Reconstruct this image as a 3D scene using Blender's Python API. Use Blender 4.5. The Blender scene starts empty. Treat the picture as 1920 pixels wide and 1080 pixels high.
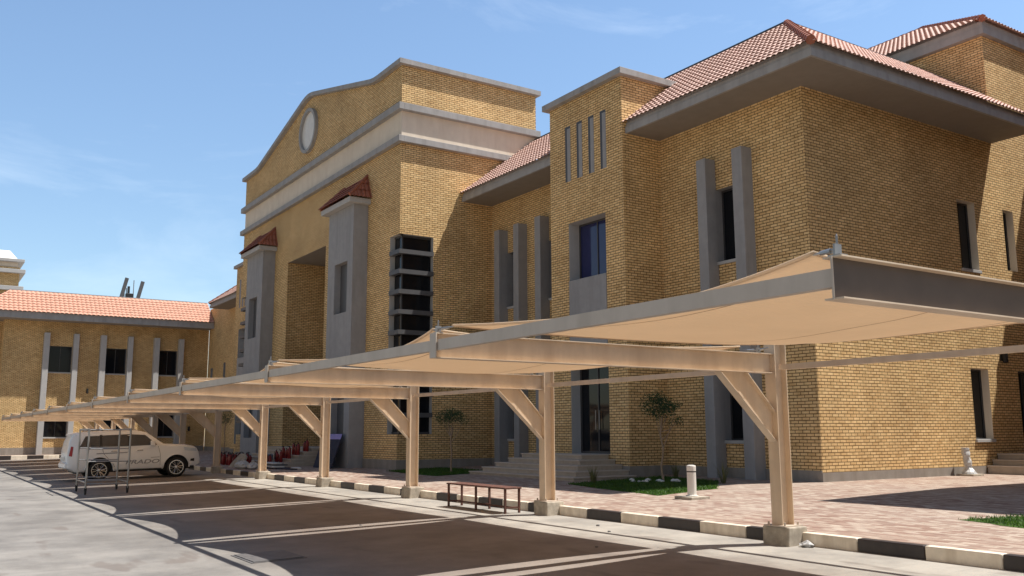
import bpy, bmesh, math, random
from mathutils import Vector, Matrix, Euler

RN = random.Random(11)
sc = bpy.context.scene
COL = sc.collection

# ------------------------------------------------------------------ materials
def new_mat(name):
    m = bpy.data.materials.new(name); m.use_nodes = True
    nt = m.node_tree
    b = nt.nodes['Principled BSDF']
    return m, nt, b

def nd(nt, typ, **kw):
    n = nt.nodes.new(typ)
    for k, v in kw.items():
        setattr(n, k, v)
    return n

def ramp(nt, stops):
    r = nd(nt, 'ShaderNodeValToRGB')
    e = r.color_ramp.elements
    while len(e) < len(stops): e.new(0.5)
    for i, (p, c) in enumerate(stops):
        e[i].position = p; e[i].color = (c[0], c[1], c[2], 1)
    return r

def coords(nt, kind='Object', scale=(1, 1, 1)):
    t = nd(nt, 'ShaderNodeTexCoord'); mp = nd(nt, 'ShaderNodeMapping')
    mp.inputs['Scale'].default_value = scale
    nt.links.new(t.outputs[kind], mp.inputs['Vector'])
    return mp.outputs['Vector']

def noise(nt, vec, scale, detail=4, rough=.55):
    n = nd(nt, 'ShaderNodeTexNoise')
    n.inputs['Scale'].default_value = scale; n.inputs['Detail'].default_value = detail
    n.inputs['Roughness'].default_value = rough
    nt.links.new(vec, n.inputs['Vector'])
    return n.outputs['Fac']

def mixc(nt, fac, a, b, blend='MIX'):
    m = nd(nt, 'ShaderNodeMix', data_type='RGBA', blend_type=blend)
    for sock, v in ((m.inputs[0], fac), (m.inputs[6], a), (m.inputs[7], b)):
        if isinstance(v, (int, float)): sock.default_value = v
        elif isinstance(v, tuple): sock.default_value = (v[0], v[1], v[2], 1)
        else: nt.links.new(v, sock)
    return m.outputs[2]

def bump(nt, b, height, strength=.3, dist=.02):
    n = nd(nt, 'ShaderNodeBump'); n.inputs['Strength'].default_value = strength
    n.inputs['Distance'].default_value = dist
    nt.links.new(height, n.inputs['Height']); nt.links.new(n.outputs['Normal'], b.inputs['Normal'])

def plain(name, c, rough=.6, metal=0, var=.12, scale=3., bmp=0, spec=None, stain=None):
    """one colour broken up by soft noise"""
    m, nt, b = new_mat(name)
    v = coords(nt)
    f = noise(nt, v, scale, 6, .6)
    lo = tuple(x * (1 - var) for x in c); hi = tuple(min(1, x * (1 + var)) for x in c)
    r = ramp(nt, [(.3, lo), (.7, hi)])
    nt.links.new(f, r.inputs['Fac'])
    out = r.outputs['Color']
    if stain:
        v2 = coords(nt, scale=(1.3, 1.3, .18))
        f2 = noise(nt, v2, 2.5, 5, .6)
        r2 = ramp(nt, [(.45, (0, 0, 0)), (.75, (1, 1, 1))]); nt.links.new(f2, r2.inputs['Fac'])
        out = mixc(nt, r2.outputs['Color'], out, stain)
    nt.links.new(out, b.inputs['Base Color'])
    b.inputs['Roughness'].default_value = rough; b.inputs['Metallic'].default_value = metal
    if spec is not None: b.inputs['Specular IOR Level'].default_value = spec
    if bmp:
        f3 = noise(nt, v, 60, 3, .6); bump(nt, b, f3, bmp, .01)
    return m

def brick_mat(name, c1, c2, mortar, bw, rh, ms, bmp=.6, offset=.5):
    m, nt, b = new_mat(name)
    uv = coords(nt, 'UV')
    # slight wobble so that courses are not ruler-straight
    br = nd(nt, 'ShaderNodeTexBrick'); br.offset = offset
    for k, v in (('Scale', 1), ('Brick Width', bw), ('Row Height', rh), ('Mortar Size', ms), ('Mortar Smooth', .25), ('Bias', 0.0)):
        br.inputs[k].default_value = v
    br.inputs['Color1'].default_value = (*c1, 1); br.inputs['Color2'].default_value = (*c2, 1)
    br.inputs['Mortar'].default_value = (*mortar, 1)
    nt.links.new(uv, br.inputs['Vector'])
    n1 = noise(nt, uv, .5, 5, .6); n2 = noise(nt, uv, 14, 4, .7)
    r1 = ramp(nt, [(.3, (.80, .79, .78)), (.7, (1.12, 1.11, 1.10))]); nt.links.new(n1, r1.inputs['Fac'])
    r2 = ramp(nt, [(.3, (.86, .86, .86)), (.7, (1.1, 1.1, 1.1))]); nt.links.new(n2, r2.inputs['Fac'])
    c = mixc(nt, 1.0, br.outputs['Color'], r1.outputs['Color'], 'MULTIPLY')
    c = mixc(nt, .8, c, r2.outputs['Color'], 'MULTIPLY')
    mp3 = nd(nt, 'ShaderNodeMapping'); mp3.inputs['Scale'].default_value = (1 / bw, 1 / rh, 1); nt.links.new(uv, mp3.inputs['Vector'])
    n3 = noise(nt, mp3.outputs['Vector'], .9, 1, .5)
    r3 = ramp(nt, [(.32, (.80, .76, .70)), (.5, (1, 1, 1)), (.68, (1.12, 1.13, 1.16))]); nt.links.new(n3, r3.inputs['Fac'])
    c = mixc(nt, .75, c, r3.outputs['Color'], 'MULTIPLY')
    nt.links.new(c, b.inputs['Base Color'])
    b.inputs['Roughness'].default_value = .85; b.inputs['Specular IOR Level'].default_value = .2
    inv = nd(nt, 'ShaderNodeMath', operation='SUBTRACT'); inv.inputs[0].default_value = 1
    nt.links.new(br.outputs['Fac'], inv.inputs[1])
    bump(nt, b, inv.outputs[0], bmp, .012)
    return m

M = {}
M['brick'] = brick_mat('yellow_brick', (.84, .60, .305), (.71, .475, .225), (.155, .088, .038), .245, .0825, .0110)
M['render_grey'] = plain('grey_render', (.31, .305, .31), .8, var=.08, bmp=.08, stain=(.26, .255, .258))
M['render_pale'] = plain('pale_grey_render', (.43, .42, .41), .8, var=.06, bmp=.05)
M['plinth'] = plain('plinth_render', (.285, .255, .225), .85, var=.12, bmp=.1, stain=(.22, .19, .16))
M['coping'] = plain('coping_grey', (.34, .33, .325), .8, var=.1, stain=(.26, .25, .24))
M['cream'] = plain('cream_render', (.70, .605, .49), .85, var=.06, scale=2, stain=(.64, .54, .43))
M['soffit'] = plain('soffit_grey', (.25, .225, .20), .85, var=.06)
M['tile'] = plain('roof_tile', (.62, .415, .35), .75, var=.3, scale=9, bmp=.1, stain=(.52, .32, .26))
M['tile_orange'] = plain('roof_tile_orange', (.53, .275, .19), .75, var=.18, scale=6)
M['tile_dark'] = plain('ridge_tile', (.33, .115, .07), .75, var=.2, scale=8)
M['glass_dark'] = plain('dark_glass', (.010, .011, .014), .05, var=.1, spec=.28)
M['glass_blue'] = plain('blue_glass', (.022, .027, .10), .05, var=.1, spec=.6)
M['frame_dark'] = plain('dark_frame', (.055, .053, .055), .4, var=.1)
M['louvre'] = plain('louvre_grey', (.085, .085, .09), .5, var=.1)
M['steel'] = plain('tan_painted_steel', (.67, .535, .395), .45, var=.07, scale=5, stain=(.55, .42, .30))
M['steel_grey'] = plain('taupe_painted_steel', (.55, .465, .385), .5, var=.06, stain=(.46, .385, .31))
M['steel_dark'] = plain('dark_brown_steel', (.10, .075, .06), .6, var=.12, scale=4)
M['seam'] = plain('cloth_seam', (.36, .255, .17), .9, var=.1)
M['concrete'] = plain('rough_concrete', (.42, .37, .30), .9, var=.3, scale=9, bmp=.5, stain=(.27, .235, .19))
M['kerb_w'] = plain('kerb_cream_paint', (.74, .665, .55), .6, var=.14, scale=6, stain=(.52, .44, .34))
M['kerb_b'] = plain('kerb_black_paint', (.032, .024, .023), .5, var=.3, scale=6, stain=(.042, .034, .031))
M['marble'] = plain('step_stone', (.44, .37, .30), .55, var=.1, scale=4, stain=(.36, .30, .24))
M['nosing'] = plain('step_nosing', (.50, .43, .36), .5, var=.1, scale=5)
M['zinc'] = plain('galvanised_metal', (.33, .32, .31), .4, metal=.7, var=.2)
M['rust'] = plain('rusty_steel', (.11, .045, .032), .7, var=.4, scale=12)
M['plastic_white'] = plain('white_plastic', (.70, .67, .62), .5, var=.08)
M['plastic_bag'] = plain('bag_plastic', (.50, .50, .50), .35, var=.2, scale=8)
M['red'] = plain('red_enamel', (.22, .013, .011), .3, var=.15, scale=6)
M['black'] = plain('black_rubber', (.014, .013, .013), .7, var=.2)
M['white_board'] = plain('white_board', (.60, .59, .57), .6, var=.1)
M['purple'] = plain('purple_film', (.24, .20, .52), .4, var=.1)
M['navy'] = plain('navy_board', (.035, .035, .055), .7, var=.2, spec=.2)
M['carpaint'] = plain('white_car_paint', (.90, .90, .90), .2, var=.01, spec=.7)
M['trim'] = plain('black_trim', (.02, .02, .021), .45, var=.1)
M['alloy'] = plain('alloy_metal', (.62, .62, .63), .25, metal=.9, var=.05)
M['alloy_dark'] = plain('dark_alloy', (.03, .03, .032), .35, metal=.5, var=.05)
M['lamp_red'] = plain('red_lens', (.40, .012, .014), .12, var=.05)
M['lamp_clear'] = plain('clear_lens', (.62, .68, .74), .08, var=.05)
M['decal'] = plain('grey_decal', (.30, .30, .32), .4, var=.03)
M['car_glass'] = plain('tinted_glass', (.045, .05, .06), .04, var=.3, scale=2, spec=.7)
M['bark'] = plain('pale_bark', (.34, .24, .16), .9, var=.25, scale=20, bmp=.3)
M['stone_white'] = plain('white_stone', (.66, .64, .60), .8, var=.1)
M['iron'] = plain('cast_iron', (.105, .10, .10), .7, var=.25, scale=6)
M['pvc'] = plain('tan_pipe', (.55, .40, .27), .5, var=.05)
M['grey_bin'] = plain('grey_plastic', (.16, .18, .22), .5, var=.1)

def leaf_mat(name, lo, hi):
    m, nt, b = new_mat(name)
    g = nd(nt, 'ShaderNodeNewGeometry')
    r = ramp(nt, [(0, lo), (1, hi)])
    nt.links.new(g.outputs['Random Per Island'], r.inputs['Fac'])
    nt.links.new(r.outputs['Color'], b.inputs['Base Color'])
    b.inputs['Roughness'].default_value = .55
    tr = nd(nt, 'ShaderNodeBsdfTranslucent'); nt.links.new(r.outputs['Color'], tr.inputs['Color'])
    mx = nd(nt, 'ShaderNodeMixShader'); mx.inputs[0].default_value = .35
    nt.links.new(b.outputs[0], mx.inputs[1]); nt.links.new(tr.outputs[0], mx.inputs[2])
    nt.links.new(mx.outputs[0], nt.nodes['Material Output'].inputs['Surface'])
    return m
M['leaf'] = leaf_mat('tree_leaf', (.02, .045, .018), (.06, .11, .035))
M['grass'] = leaf_mat('grass_blade', (.022, .062, .006), (.085, .185, .014))
M['tuft'] = leaf_mat('dry_blade', (.10, .12, .04), (.22, .21, .09))

def fabric_mat():
    m, nt, b = new_mat('shade_cloth')
    uv = coords(nt, 'Object')
    n1 = noise(nt, uv, 1.2, 5, .6)
    w = nd(nt, 'ShaderNodeTexWave'); w.inputs['Scale'].default_value = 4; w.inputs['Distortion'].default_value = 6
    w.inputs['Detail'].default_value = 3; nt.links.new(uv, w.inputs['Vector'])
    r = ramp(nt, [(.3, (.63, .50, .36)), (.7, (.72, .585, .435))]); nt.links.new(n1, r.inputs['Fac'])
    nt.links.new(r.outputs['Color'], b.inputs['Base Color']); b.inputs['Roughness'].default_value = .9
    bump(nt, b, w.outputs['Fac'], .25, .03)
    tr = nd(nt, 'ShaderNodeBsdfTranslucent'); tr.inputs['Color'].default_value = (.82, .665, .50, 1)
    mx = nd(nt, 'ShaderNodeMixShader'); mx.inputs[0].default_value = .48
    nt.links.new(b.outputs[0], mx.inputs[1]); nt.links.new(tr.outputs[0], mx.inputs[2])
    nt.links.new(mx.outputs[0], nt.nodes['Material Output'].inputs['Surface'])
    return m
M['fabric'] = fabric_mat()

def ground_mat():
    m, nt, b = new_mat('dusty_tarmac')
    v = coords(nt)
    big = noise(nt, v, .16, 6, .6); mid = noise(nt, v, .9, 6, .65); fine = noise(nt, v, 45, 3, .7)
    r = ramp(nt, [(.32, (.182, .171, .159)), (.55, (.236, .224, .209)), (.75, (.278, .261, .238))]); nt.links.new(big, r.inputs['Fac'])
    rm = ramp(nt, [(.33, (.70, .69, .69)), (.62, (1.10, 1.085, 1.07))]); nt.links.new(mid, rm.inputs['Fac'])
    c = mixc(nt, 1.0, r.outputs['Color'], rm.outputs['Color'], 'MULTIPLY')
    rf = ramp(nt, [(.3, (.8, .8, .8)), (.7, (1.15, 1.15, 1.15))]); nt.links.new(fine, rf.inputs['Fac'])
    c = mixc(nt, .5, c, rf.outputs['Color'], 'MULTIPLY')
    # parking bays are browned tarmac, partly to paint in the cloth's shade; the strip before the kerb is pale dusty concrete
    sp = nd(nt, 'ShaderNodeSeparateXYZ'); t = nd(nt, 'ShaderNodeTexCoord'); nt.links.new(t.outputs['Object'], sp.inputs[0])
    yj = nd(nt, 'ShaderNodeMath', operation='ADD'); nt.links.new(sp.outputs['Y'], yj.inputs[0])
    jn = nd(nt, 'ShaderNodeMath', operation='MULTIPLY_ADD'); jn.inputs[1].default_value = 1.2; jn.inputs[2].default_value = -.6
    nt.links.new(mid, jn.inputs[0]); nt.links.new(jn.outputs[0], yj.inputs[1])
    ry = ramp(nt, [(0, (0, 0, 0)), (.36, (0, 0, 0)), (.50, (1, 1, 1)), (.82, (1, 1, 1)), (.90, (0, 0, 0))])
    sc_ = nd(nt, 'ShaderNodeMath', operation='MULTIPLY'); sc_.inputs[1].default_value = 1 / 10.9
    nt.links.new(yj.outputs[0], sc_.inputs[0]); nt.links.new(sc_.outputs[0], ry.inputs['Fac'])
    fac = nd(nt, 'ShaderNodeMath', operation='MULTIPLY'); fac.inputs[1].default_value = .30
    nt.links.new(ry.outputs['Color'], fac.inputs[0])
    c = mixc(nt, fac.outputs[0], c, (.25, .172, .133))
    rz = ramp(nt, [(.80, (0, 0, 0)), (.90, (1, 1, 1))]); nt.links.new(sc_.outputs[0], rz.inputs['Fac'])
    fz = nd(nt, 'ShaderNodeMath', operation='MULTIPLY'); fz.inputs[1].default_value = .75; nt.links.new(rz.outputs['Color'], fz.inputs[0])
    pal = ramp(nt, [(.35, (.27, .25, .225)), (.6, (.40, .37, .325))]); nt.links.new(mid, pal.inputs['Fac'])
    c = mixc(nt, fz.outputs[0], c, pal.outputs['Color'])
    vo = nd(nt, 'ShaderNodeTexVoronoi'); vo.inputs['Scale'].default_value = 5.5; nt.links.new(v, vo.inputs['Vector'])
    rv_ = ramp(nt, [(.03, (1, 1, 1)), (.05, (0, 0, 0))]); nt.links.new(vo.outputs['Distance'], rv_.inputs['Fac'])
    fv = nd(nt, 'ShaderNodeMath', operation='MULTIPLY'); fv.inputs[1].default_value = .35; nt.links.new(rv_.outputs['Color'], fv.inputs[0])
    c = mixc(nt, fv.outputs[0], c, (.42, .40, .37))
    v4 = coords(nt, scale=(2.2, .16, 1)); n4 = noise(nt, v4, 1.6, 4, .6)
    r4 = ramp(nt, [(.60, (0, 0, 0)), (.68, (1, 1, 1))]); nt.links.new(n4, r4.inputs['Fac'])
    f4 = nd(nt, 'ShaderNodeMath', operation='MULTIPLY'); f4.inputs[1].default_value = .16; nt.links.new(r4.outputs['Color'], f4.inputs[0])
    c = mixc(nt, f4.outputs[0], c, (.12, .11, .105))
    # oil spots and scuffs
    v2 = coords(nt, scale=(.55, 1.6, 1)); sp2 = noise(nt, v2, 1.1, 3, .5)
    rs = ramp(nt, [(.62, (0, 0, 0)), (.70, (1, 1, 1))]); nt.links.new(sp2, rs.inputs['Fac'])
    f2 = nd(nt, 'ShaderNodeMath', operation='MULTIPLY'); f2.inputs[1].default_value = .62; nt.links.new(rs.outputs['Color'], f2.inputs[0])
    c = mixc(nt, f2.outputs[0], c, (.15, .125, .11))
    nt.links.new(c, b.inputs['Base Color']); b.inputs['Roughness'].default_value = .9; b.inputs['Specular IOR Level'].default_value = .25
    bump(nt, b, fine, .35, .01)
    return m
M['ground'] = ground_mat()

def paver_mat():
    m, nt, b = new_mat('interlocking_pavers')
    uv = coords(nt, 'UV')
    br = nd(nt, 'ShaderNodeTexBrick'); br.offset = .5
    for k, v in (('Scale', 1), ('Brick Width', .22), ('Row Height', .11), ('Mortar Size', .006), ('Mortar Smooth', .3), ('Bias', .05)):
        br.inputs[k].default_value = v
    br.inputs['Color1'].default_value = (.44, .365, .30, 1); br.inputs['Color2'].default_value = (.235, .142, .11, 1)
    br.inputs['Mortar'].default_value = (.20, .15, .12, 1)
    nt.links.new(uv, br.inputs['Vector'])
    n1 = noise(nt, uv, .35, 5, .65); n2 = noise(nt, uv, 3.5, 5, .65)
    r2 = ramp(nt, [(.3, (.85, .82, .80)), (.7, (1.1, 1.1, 1.1))]); nt.links.new(n2, r2.inputs['Fac'])
    c = mixc(nt, .9, br.outputs['Color'], r2.outputs['Color'], 'MULTIPLY')
    rd = ramp(nt, [(.42, (0, 0, 0)), (.72, (1, 1, 1))]); nt.links.new(n1, rd.inputs['Fac'])
    fm = nd(nt, 'ShaderNodeMath', operation='MULTIPLY'); fm.inputs[1].default_value = .4; nt.links.new(rd.outputs['Color'], fm.inputs[0])
    c = mixc(nt, fm.outputs[0], c, (.40, .35, .30))
    nt.links.new(c, b.inputs['Base Color']); b.inputs['Roughness'].default_value = .85; b.inputs['Specular IOR Level'].default_value = .25
    inv = nd(nt, 'ShaderNodeMath', operation='SUBTRACT'); inv.inputs[0].default_value = 1
    nt.links.new(br.outputs['Fac'], inv.inputs[1]); bump(nt, b, inv.outputs[0], .4, .008)
    return m
M['paver'] = paver_mat()

# ------------------------------------------------------------------ mesh builder
class MB:
    def __init__(s): s.v = []; s.f = []; s.m = []
    def poly(s, pts, mi=0):
        n = len(s.v); s.v += [tuple(p) for p in pts]; s.f.append(tuple(range(n, n + len(pts)))); s.m.append(mi)
    def box(s, x0, x1, y0, y1, z0, z1, mi=0):
        x0, x1 = min(x0, x1), max(x0, x1); y0, y1 = min(y0, y1), max(y0, y1)
        n = len(s.v)
        s.v += [(x0, y0, z0), (x1, y0, z0), (x1, y1, z0), (x0, y1, z0), (x0, y0, z1), (x1, y0, z1), (x1, y1, z1), (x0, y1, z1)]
        for q in ((0, 3, 2, 1), (4, 5, 6, 7), (0, 1, 5, 4), (1, 2, 6, 5), (2, 3, 7, 6), (3, 0, 4, 7)):
            s.f.append(tuple(n + i for i in q)); s.m.append(mi)
        return s
    def hexa(s, a, b, mi=0):
        """a: four bottom points, b: four top points"""
        n = len(s.v); s.v += [tuple(p) for p in a] + [tuple(p) for p in b]
        for q in ((0, 3, 2, 1), (4, 5, 6, 7), (0, 1, 5, 4), (1, 2, 6, 5), (2, 3, 7, 6), (3, 0, 4, 7)):
            s.f.append(tuple(n + i for i in q)); s.m.append(mi)
    def tube(s, path, r, n=8, mi=0, caps=True):
        """round bar along a list of points; r a number or one per point"""
        P = [Vector(p) for p in path]; rr = r if isinstance(r, (list, tuple)) else [r] * len(P)
        base = len(s.v)
        for i, p in enumerate(P):
            d = (P[min(i + 1, len(P) - 1)] - P[max(i - 1, 0)]).normalized()
            up = Vector((0, 0, 1)) if abs(d.z) < .95 else Vector((1, 0, 0))
            a = d.cross(up).normalized(); b2 = a.cross(d)
            for k in range(n):
                t = 2 * math.pi * k / n
                s.v.append(tuple(p + (a * math.cos(t) + b2 * math.sin(t)) * rr[i]))
        for i in range(len(P) - 1):
            for k in range(n):
                s.f.append((base + i * n + k, base + i * n + (k + 1) % n, base + (i + 1) * n + (k + 1) % n, base + (i + 1) * n + k)); s.m.append(mi)
        if caps:
            s.f.append(tuple(base + k for k in range(n))); s.m.append(mi)
            s.f.append(tuple(base + (len(P) - 1) * n + k for k in range(n))); s.m.append(mi)
    def lathe(s, prof, c=(0, 0, 0), n=16, mi=0, axis='z', caps=True):
        base = len(s.v)
        for (r, h) in prof:
            for k in range(n):
                t = 2 * math.pi * k / n; a, b2 = r * math.cos(t), r * math.sin(t)
                if axis == 'z': s.v.append((c[0] + a, c[1] + b2, c[2] + h))
                elif axis == 'x': s.v.append((c[0] + h, c[1] + a, c[2] + b2))
                else: s.v.append((c[0] + a, c[1] + h, c[2] + b2))
        for i in range(len(prof) - 1):
            for k in range(n):
                s.f.append((base + i * n + k, base + i * n + (k + 1) % n, base + (i + 1) * n + (k + 1) % n, base + (i + 1) * n + k)); s.m.append(mi)
        if not caps: return
        s.f.append(tuple(base + k for k in range(n))); s.m.append(mi)
        s.f.append(tuple(base + (len(prof) - 1) * n + k for k in range(n))); s.m.append(mi)
    def strip(s, A, B, mi=0):
        for i in range(len(A) - 1): s.poly((A[i], A[i + 1], B[i + 1], B[i]), mi)
    def ibeam(s, p, q, up, h, b, tf=.012, tw=.009, mi=0):
        """I-section from p to q, depth h along up, flange width b"""
        p, q = Vector(p), Vector(q); d = (q - p).normalized(); up = Vector(up); up = (up - d * up.dot(d)).normalized(); sd = d.cross(up)
        def bar(c0, hh, ww):
            pts = [(-ww / 2, -hh / 2), (ww / 2, -hh / 2), (ww / 2, hh / 2), (-ww / 2, hh / 2)]
            s.hexa([p + up * (c0 + z) + sd * x for x, z in pts], [q + up * (c0 + z) + sd * x for x, z in pts], mi)
        bar(h / 2 - tf / 2, tf, b); bar(-h / 2 + tf / 2, tf, b); bar(0, h - 2 * tf, tw)
    def build(s, name, mats, parent=None, smooth=False, bevel=0, off=None, merge=False):
        me = bpy.data.meshes.new(name); me.from_pydata(s.v, [], s.f)
        mats = mats if isinstance(mats, (list, tuple)) else [mats]
        for m in mats: me.materials.append(M[m])
        me.polygons.foreach_set('material_index', s.m)
        if merge:
            bm = bmesh.new(); bm.from_mesh(me); bmesh.ops.remove_doubles(bm, verts=bm.verts, dist=1e-4)
            bmesh.ops.recalc_face_normals(bm, faces=bm.faces); bm.to_mesh(me); bm.free()
        uvl = me.uv_layers.new(name='UVMap')
        for p in me.polygons:
            n = p.normal; ax = max(range(3), key=lambda i: abs(n[i]))
            for li in p.loop_indices:
                c = me.vertices[me.loops[li].vertex_index].co
                uvl.data[li].uv = (c.y, c.z) if ax == 0 else ((c.x, c.z) if ax == 1 else (c.x, c.y))
        if smooth: me.polygons.foreach_set('use_smooth', [True] * len(me.polygons))
        me.update()
        o = bpy.data.objects.new(name, me); COL.objects.link(o)
        if parent is not None:
            o.parent = parent
            w = Vector((0, 0, 0)); q = parent
            while q is not None:
                if q.type == 'EMPTY' and q.get('world_parts'): w -= Vector(q['base'])
                q = q.parent
            if parent.type == 'EMPTY' and parent.get('world_parts'): o.location = w
        if bevel:
            bv = o.modifiers.new('bevel', 'BEVEL'); bv.width = bevel; bv.segments = 2; bv.limit_method = 'ANGLE'
        return o

def tag(o, label=None, cat=None, group=None, kind=None):
    if label: o['label'] = label
    if cat: o['category'] = cat
    if group: o['group'] = group
    if kind: o['kind'] = kind
    return o

def empty(name, loc, label, cat, group=None, rz=0, world=False):
    """Empty at a thing's base; world=True: its parts are given in world metres"""
    o = bpy.data.objects.new(name, None); COL.objects.link(o); o.location = loc; o.rotation_euler = (0, 0, rz)
    o.empty_display_size = .3
    if world: o['world_parts'] = True; o['base'] = list(loc)
    return tag(o, label, cat, group)

def copy_tree(o, parent=None):
    c = o.copy(); COL.objects.link(c)
    if parent is not None: c.parent = parent
    for ch in list(o.children): copy_tree(ch, c)
    return c

def gz(y):            # the lot falls gently away from the kerb
    return .022 * (max(min(y, 10.9), 3) - 10.9)
def pz(y):            # the forecourt rises to the building
    return .172 + (.343 - .172) * max(0, min(1, (y - 11.1) / 8.35))

# ------------------------------------------------------------------ setting
g = MB()
ys = [-160, -20, 3.0, 10.95, 400]
for i in range(len(ys) - 1):
    g.poly([(-400, ys[i], gz(ys[i])), (300, ys[i], gz(ys[i])), (300, ys[i + 1], gz(ys[i + 1])), (-400, ys[i + 1], gz(ys[i + 1]))])
tag(g.build('ground', 'ground', merge=True), kind='structure')

p = MB()
KX = -71.8
def pav(x0, x1, y0, y1, z0, z1):
    p.poly([(x0, y0, z0), (x1, y0, z0), (x1, y1, z1), (x0, y1, z1)])
pav(KX - .1, 14, 11.08, 19.45, .172, .343); pav(KX - .1, 14, 19.45, 60, .343, .343)
pav(-90, KX - .1, -30, 11.08, .172, .172); pav(-90, KX - .1, 11.08, 60, .172, .2)
tag(p.build('pavement', 'paver'), kind='structure')

k = MB()
def kerb_block(x0, x1, y0, y1, mi):
    k.hexa([(x0, y0, -.25), (x1, y0, -.25), (x1, y1, -.25), (x0, y1, -.25)], [(x0, y0, .178), (x1, y0, .178), (x1, y1, .178), (x0, y1, .178)], mi)
for i in range(-14, 66):
    x1 = -7.15 - i * 1.0; x0 = x1 - 1.0 + .008
    if x0 < KX: break
    kerb_block(x0, x1, 10.94, 11.09, 1 if i % 2 == 0 else 0)
for i in range(36):
    y1 = 10.93 - i * 1.0; kerb_block(KX - .15, KX, y1 - .99, y1, i % 2)
tag(k.build('kerb', ['kerb_w', 'kerb_b'], bevel=.018), kind='structure')

# ------------------------------------------------------------------ architecture helpers
def wall(mb, axis, pl, inn, a0, a1, z0, z1, holes=(), mi=0, rv=0, dep=.25, skip=()):
    a0, a1 = min(a0, a1), max(a0, a1)
    hs = [(min(h[0], h[1]), max(h[0], h[1]), h[2], h[3]) for h in holes]
    A = sorted({a0, a1, *[min(max(v, a0), a1) for h in hs for v in h[:2]]}); Z = sorted({z0, z1, *[min(max(v, z0), z1) for h in hs for v in h[2:]]})
    P = (lambda a, d, z: (a, pl + inn * d, z)) if axis == 'y' else (lambda a, d, z: (pl + inn * d, a, z))
    for i in range(len(A) - 1):
        for j in range(len(Z) - 1):
            ca, cz = (A[i] + A[i + 1]) / 2, (Z[j] + Z[j + 1]) / 2
            if any(h[0] < ca < h[1] and h[2] < cz < h[3] for h in hs): continue
            mb.poly([P(A[i], 0, Z[j]), P(A[i + 1], 0, Z[j]), P(A[i + 1], 0, Z[j + 1]), P(A[i], 0, Z[j + 1])], mi)
    for h in [h for h, h0 in zip(hs, holes) if len(h0) == 4]:
        for a in h[:2]:
            if a in skip or not (a0 < a < a1): continue
            mb.poly([P(a, 0, h[2]), P(a, dep, h[2]), P(a, dep, h[3]), P(a, 0, h[3])], rv)
        for z in h[2:]:
            if z0 <= z <= z1: mb.poly([P(h[0], 0, z), P(h[1], 0, z), P(h[1], dep, z), P(h[0], dep, z)], rv)

def window(root, axis, pl, inn, a0, a1, z0, z1, dep=.25, glass='glass_dark', sill='render_pale', mull=1, fw=.05, name='window'):
    """frame standing in a wall opening, with a pane and a sill as sub-parts"""
    a0, a1 = min(a0, a1), max(a0, a1)
    f = MB()
    def bx(mb, u0, u1, d0, d1, w0, w1):
        y0, y1 = pl + inn * d0, pl + inn * d1
        if axis == 'y': mb.box(u0, u1, y0, y1, w0, w1)
        else: mb.box(y0, y1, u0, u1, w0, w1)
    d0, d1 = dep - .02, dep + .05
    bx(f, a0, a0 + fw, d0, d1, z0, z1); bx(f, a1 - fw, a1, d0, d1, z0, z1)
    bx(f, a0 + fw, a1 - fw, d0, d1, z0, z0 + fw); bx(f, a0 + fw, a1 - fw, d0, d1, z1 - fw, z1)
    for i in range(mull):
        c = a0 + (a1 - a0) * (i + 1) / (mull + 1); bx(f, c - .02, c + .02, d0 + .003, d1, z0 + fw, z1 - fw)
    w = f.build(name, 'frame_dark', root)
    g2 = MB(); bx(g2, a0 + fw * .5, a1 - fw * .5, dep + .012, dep + .03, z0 + fw * .5, z1 - fw * .5)
    pn = g2.build('pane', glass); pn.parent = w
    if sill:
        s = MB(); bx(s, a0 - .03, a1 + .03, -.06, dep - .02, z0 - .09, z0 + .004); so = s.build('sill', sill, bevel=.008); so.parent = w
    return w

def tile_slope(mb, O, U, V, L, u0, u1, tw=.19, ch=.36, seg=6, amp=.042, lip=.05, mi=0):
    """barrel-tiled slope as real relief: O eave origin, U along the eave, V up the slope; u0(v), u1(v) bound each course"""
    O, U, V = Vector(O), Vector(U).normalized(), Vector(V).normalized(); N = U.cross(V)
    if N.z < 0: N = -N
    ua = min(u0(0), u0(L)); ub = max(u1(0), u1(L)); n = max(2, int((ub - ua) / tw * seg)); rows = []
    nc = max(1, round(L / ch))
    for c in range(nc):
        for e in (0, 1):
            v = L * (c + e) / nc; lo, hi = u0(v), u1(v); row = []
            for i in range(n + 1):
                u = ua + (ub - ua) * i / n; uc = min(max(u, lo), hi)
                ph = (uc / tw) % 1.0
                h = amp * (1.15 * abs(math.sin(math.pi * ph)) - .35) * (1 if e == 0 else .8) + (lip if e == 0 else 0)
                row.append(O + U * uc + V * (v - (.05 if e == 0 else 0)) + N * h)
            rows.append(row)
    base = len(mb.v)
    for r in rows: mb.v += [tuple(q) for q in r]
    W = n + 1
    for j in range(len(rows) - 1):
        for i in range(n):
            a, b = rows[j][i], rows[j][i + 1]; c2, d2 = rows[j + 1][i], rows[j + 1][i + 1]
            if (a - b).length < 1e-4 and (c2 - d2).length < 1e-4: continue
            mb.f.append((base + j * W + i, base + j * W + i + 1, base + (j + 1) * W + i + 1, base + (j + 1) * W + i)); mb.m.append(mi)

def ridge_tiles(mb, a, b, r=.10, step=.38, mi=0):
    a, b = Vector(a), Vector(b); n = max(1, round((b - a).length / step)); d = (b - a) / n
    for i in range(n): mb.tube([a + d * (i - .06), a + d * (i + 1.0)], [r * 1.12, r * .9], 8, mi)

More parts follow.
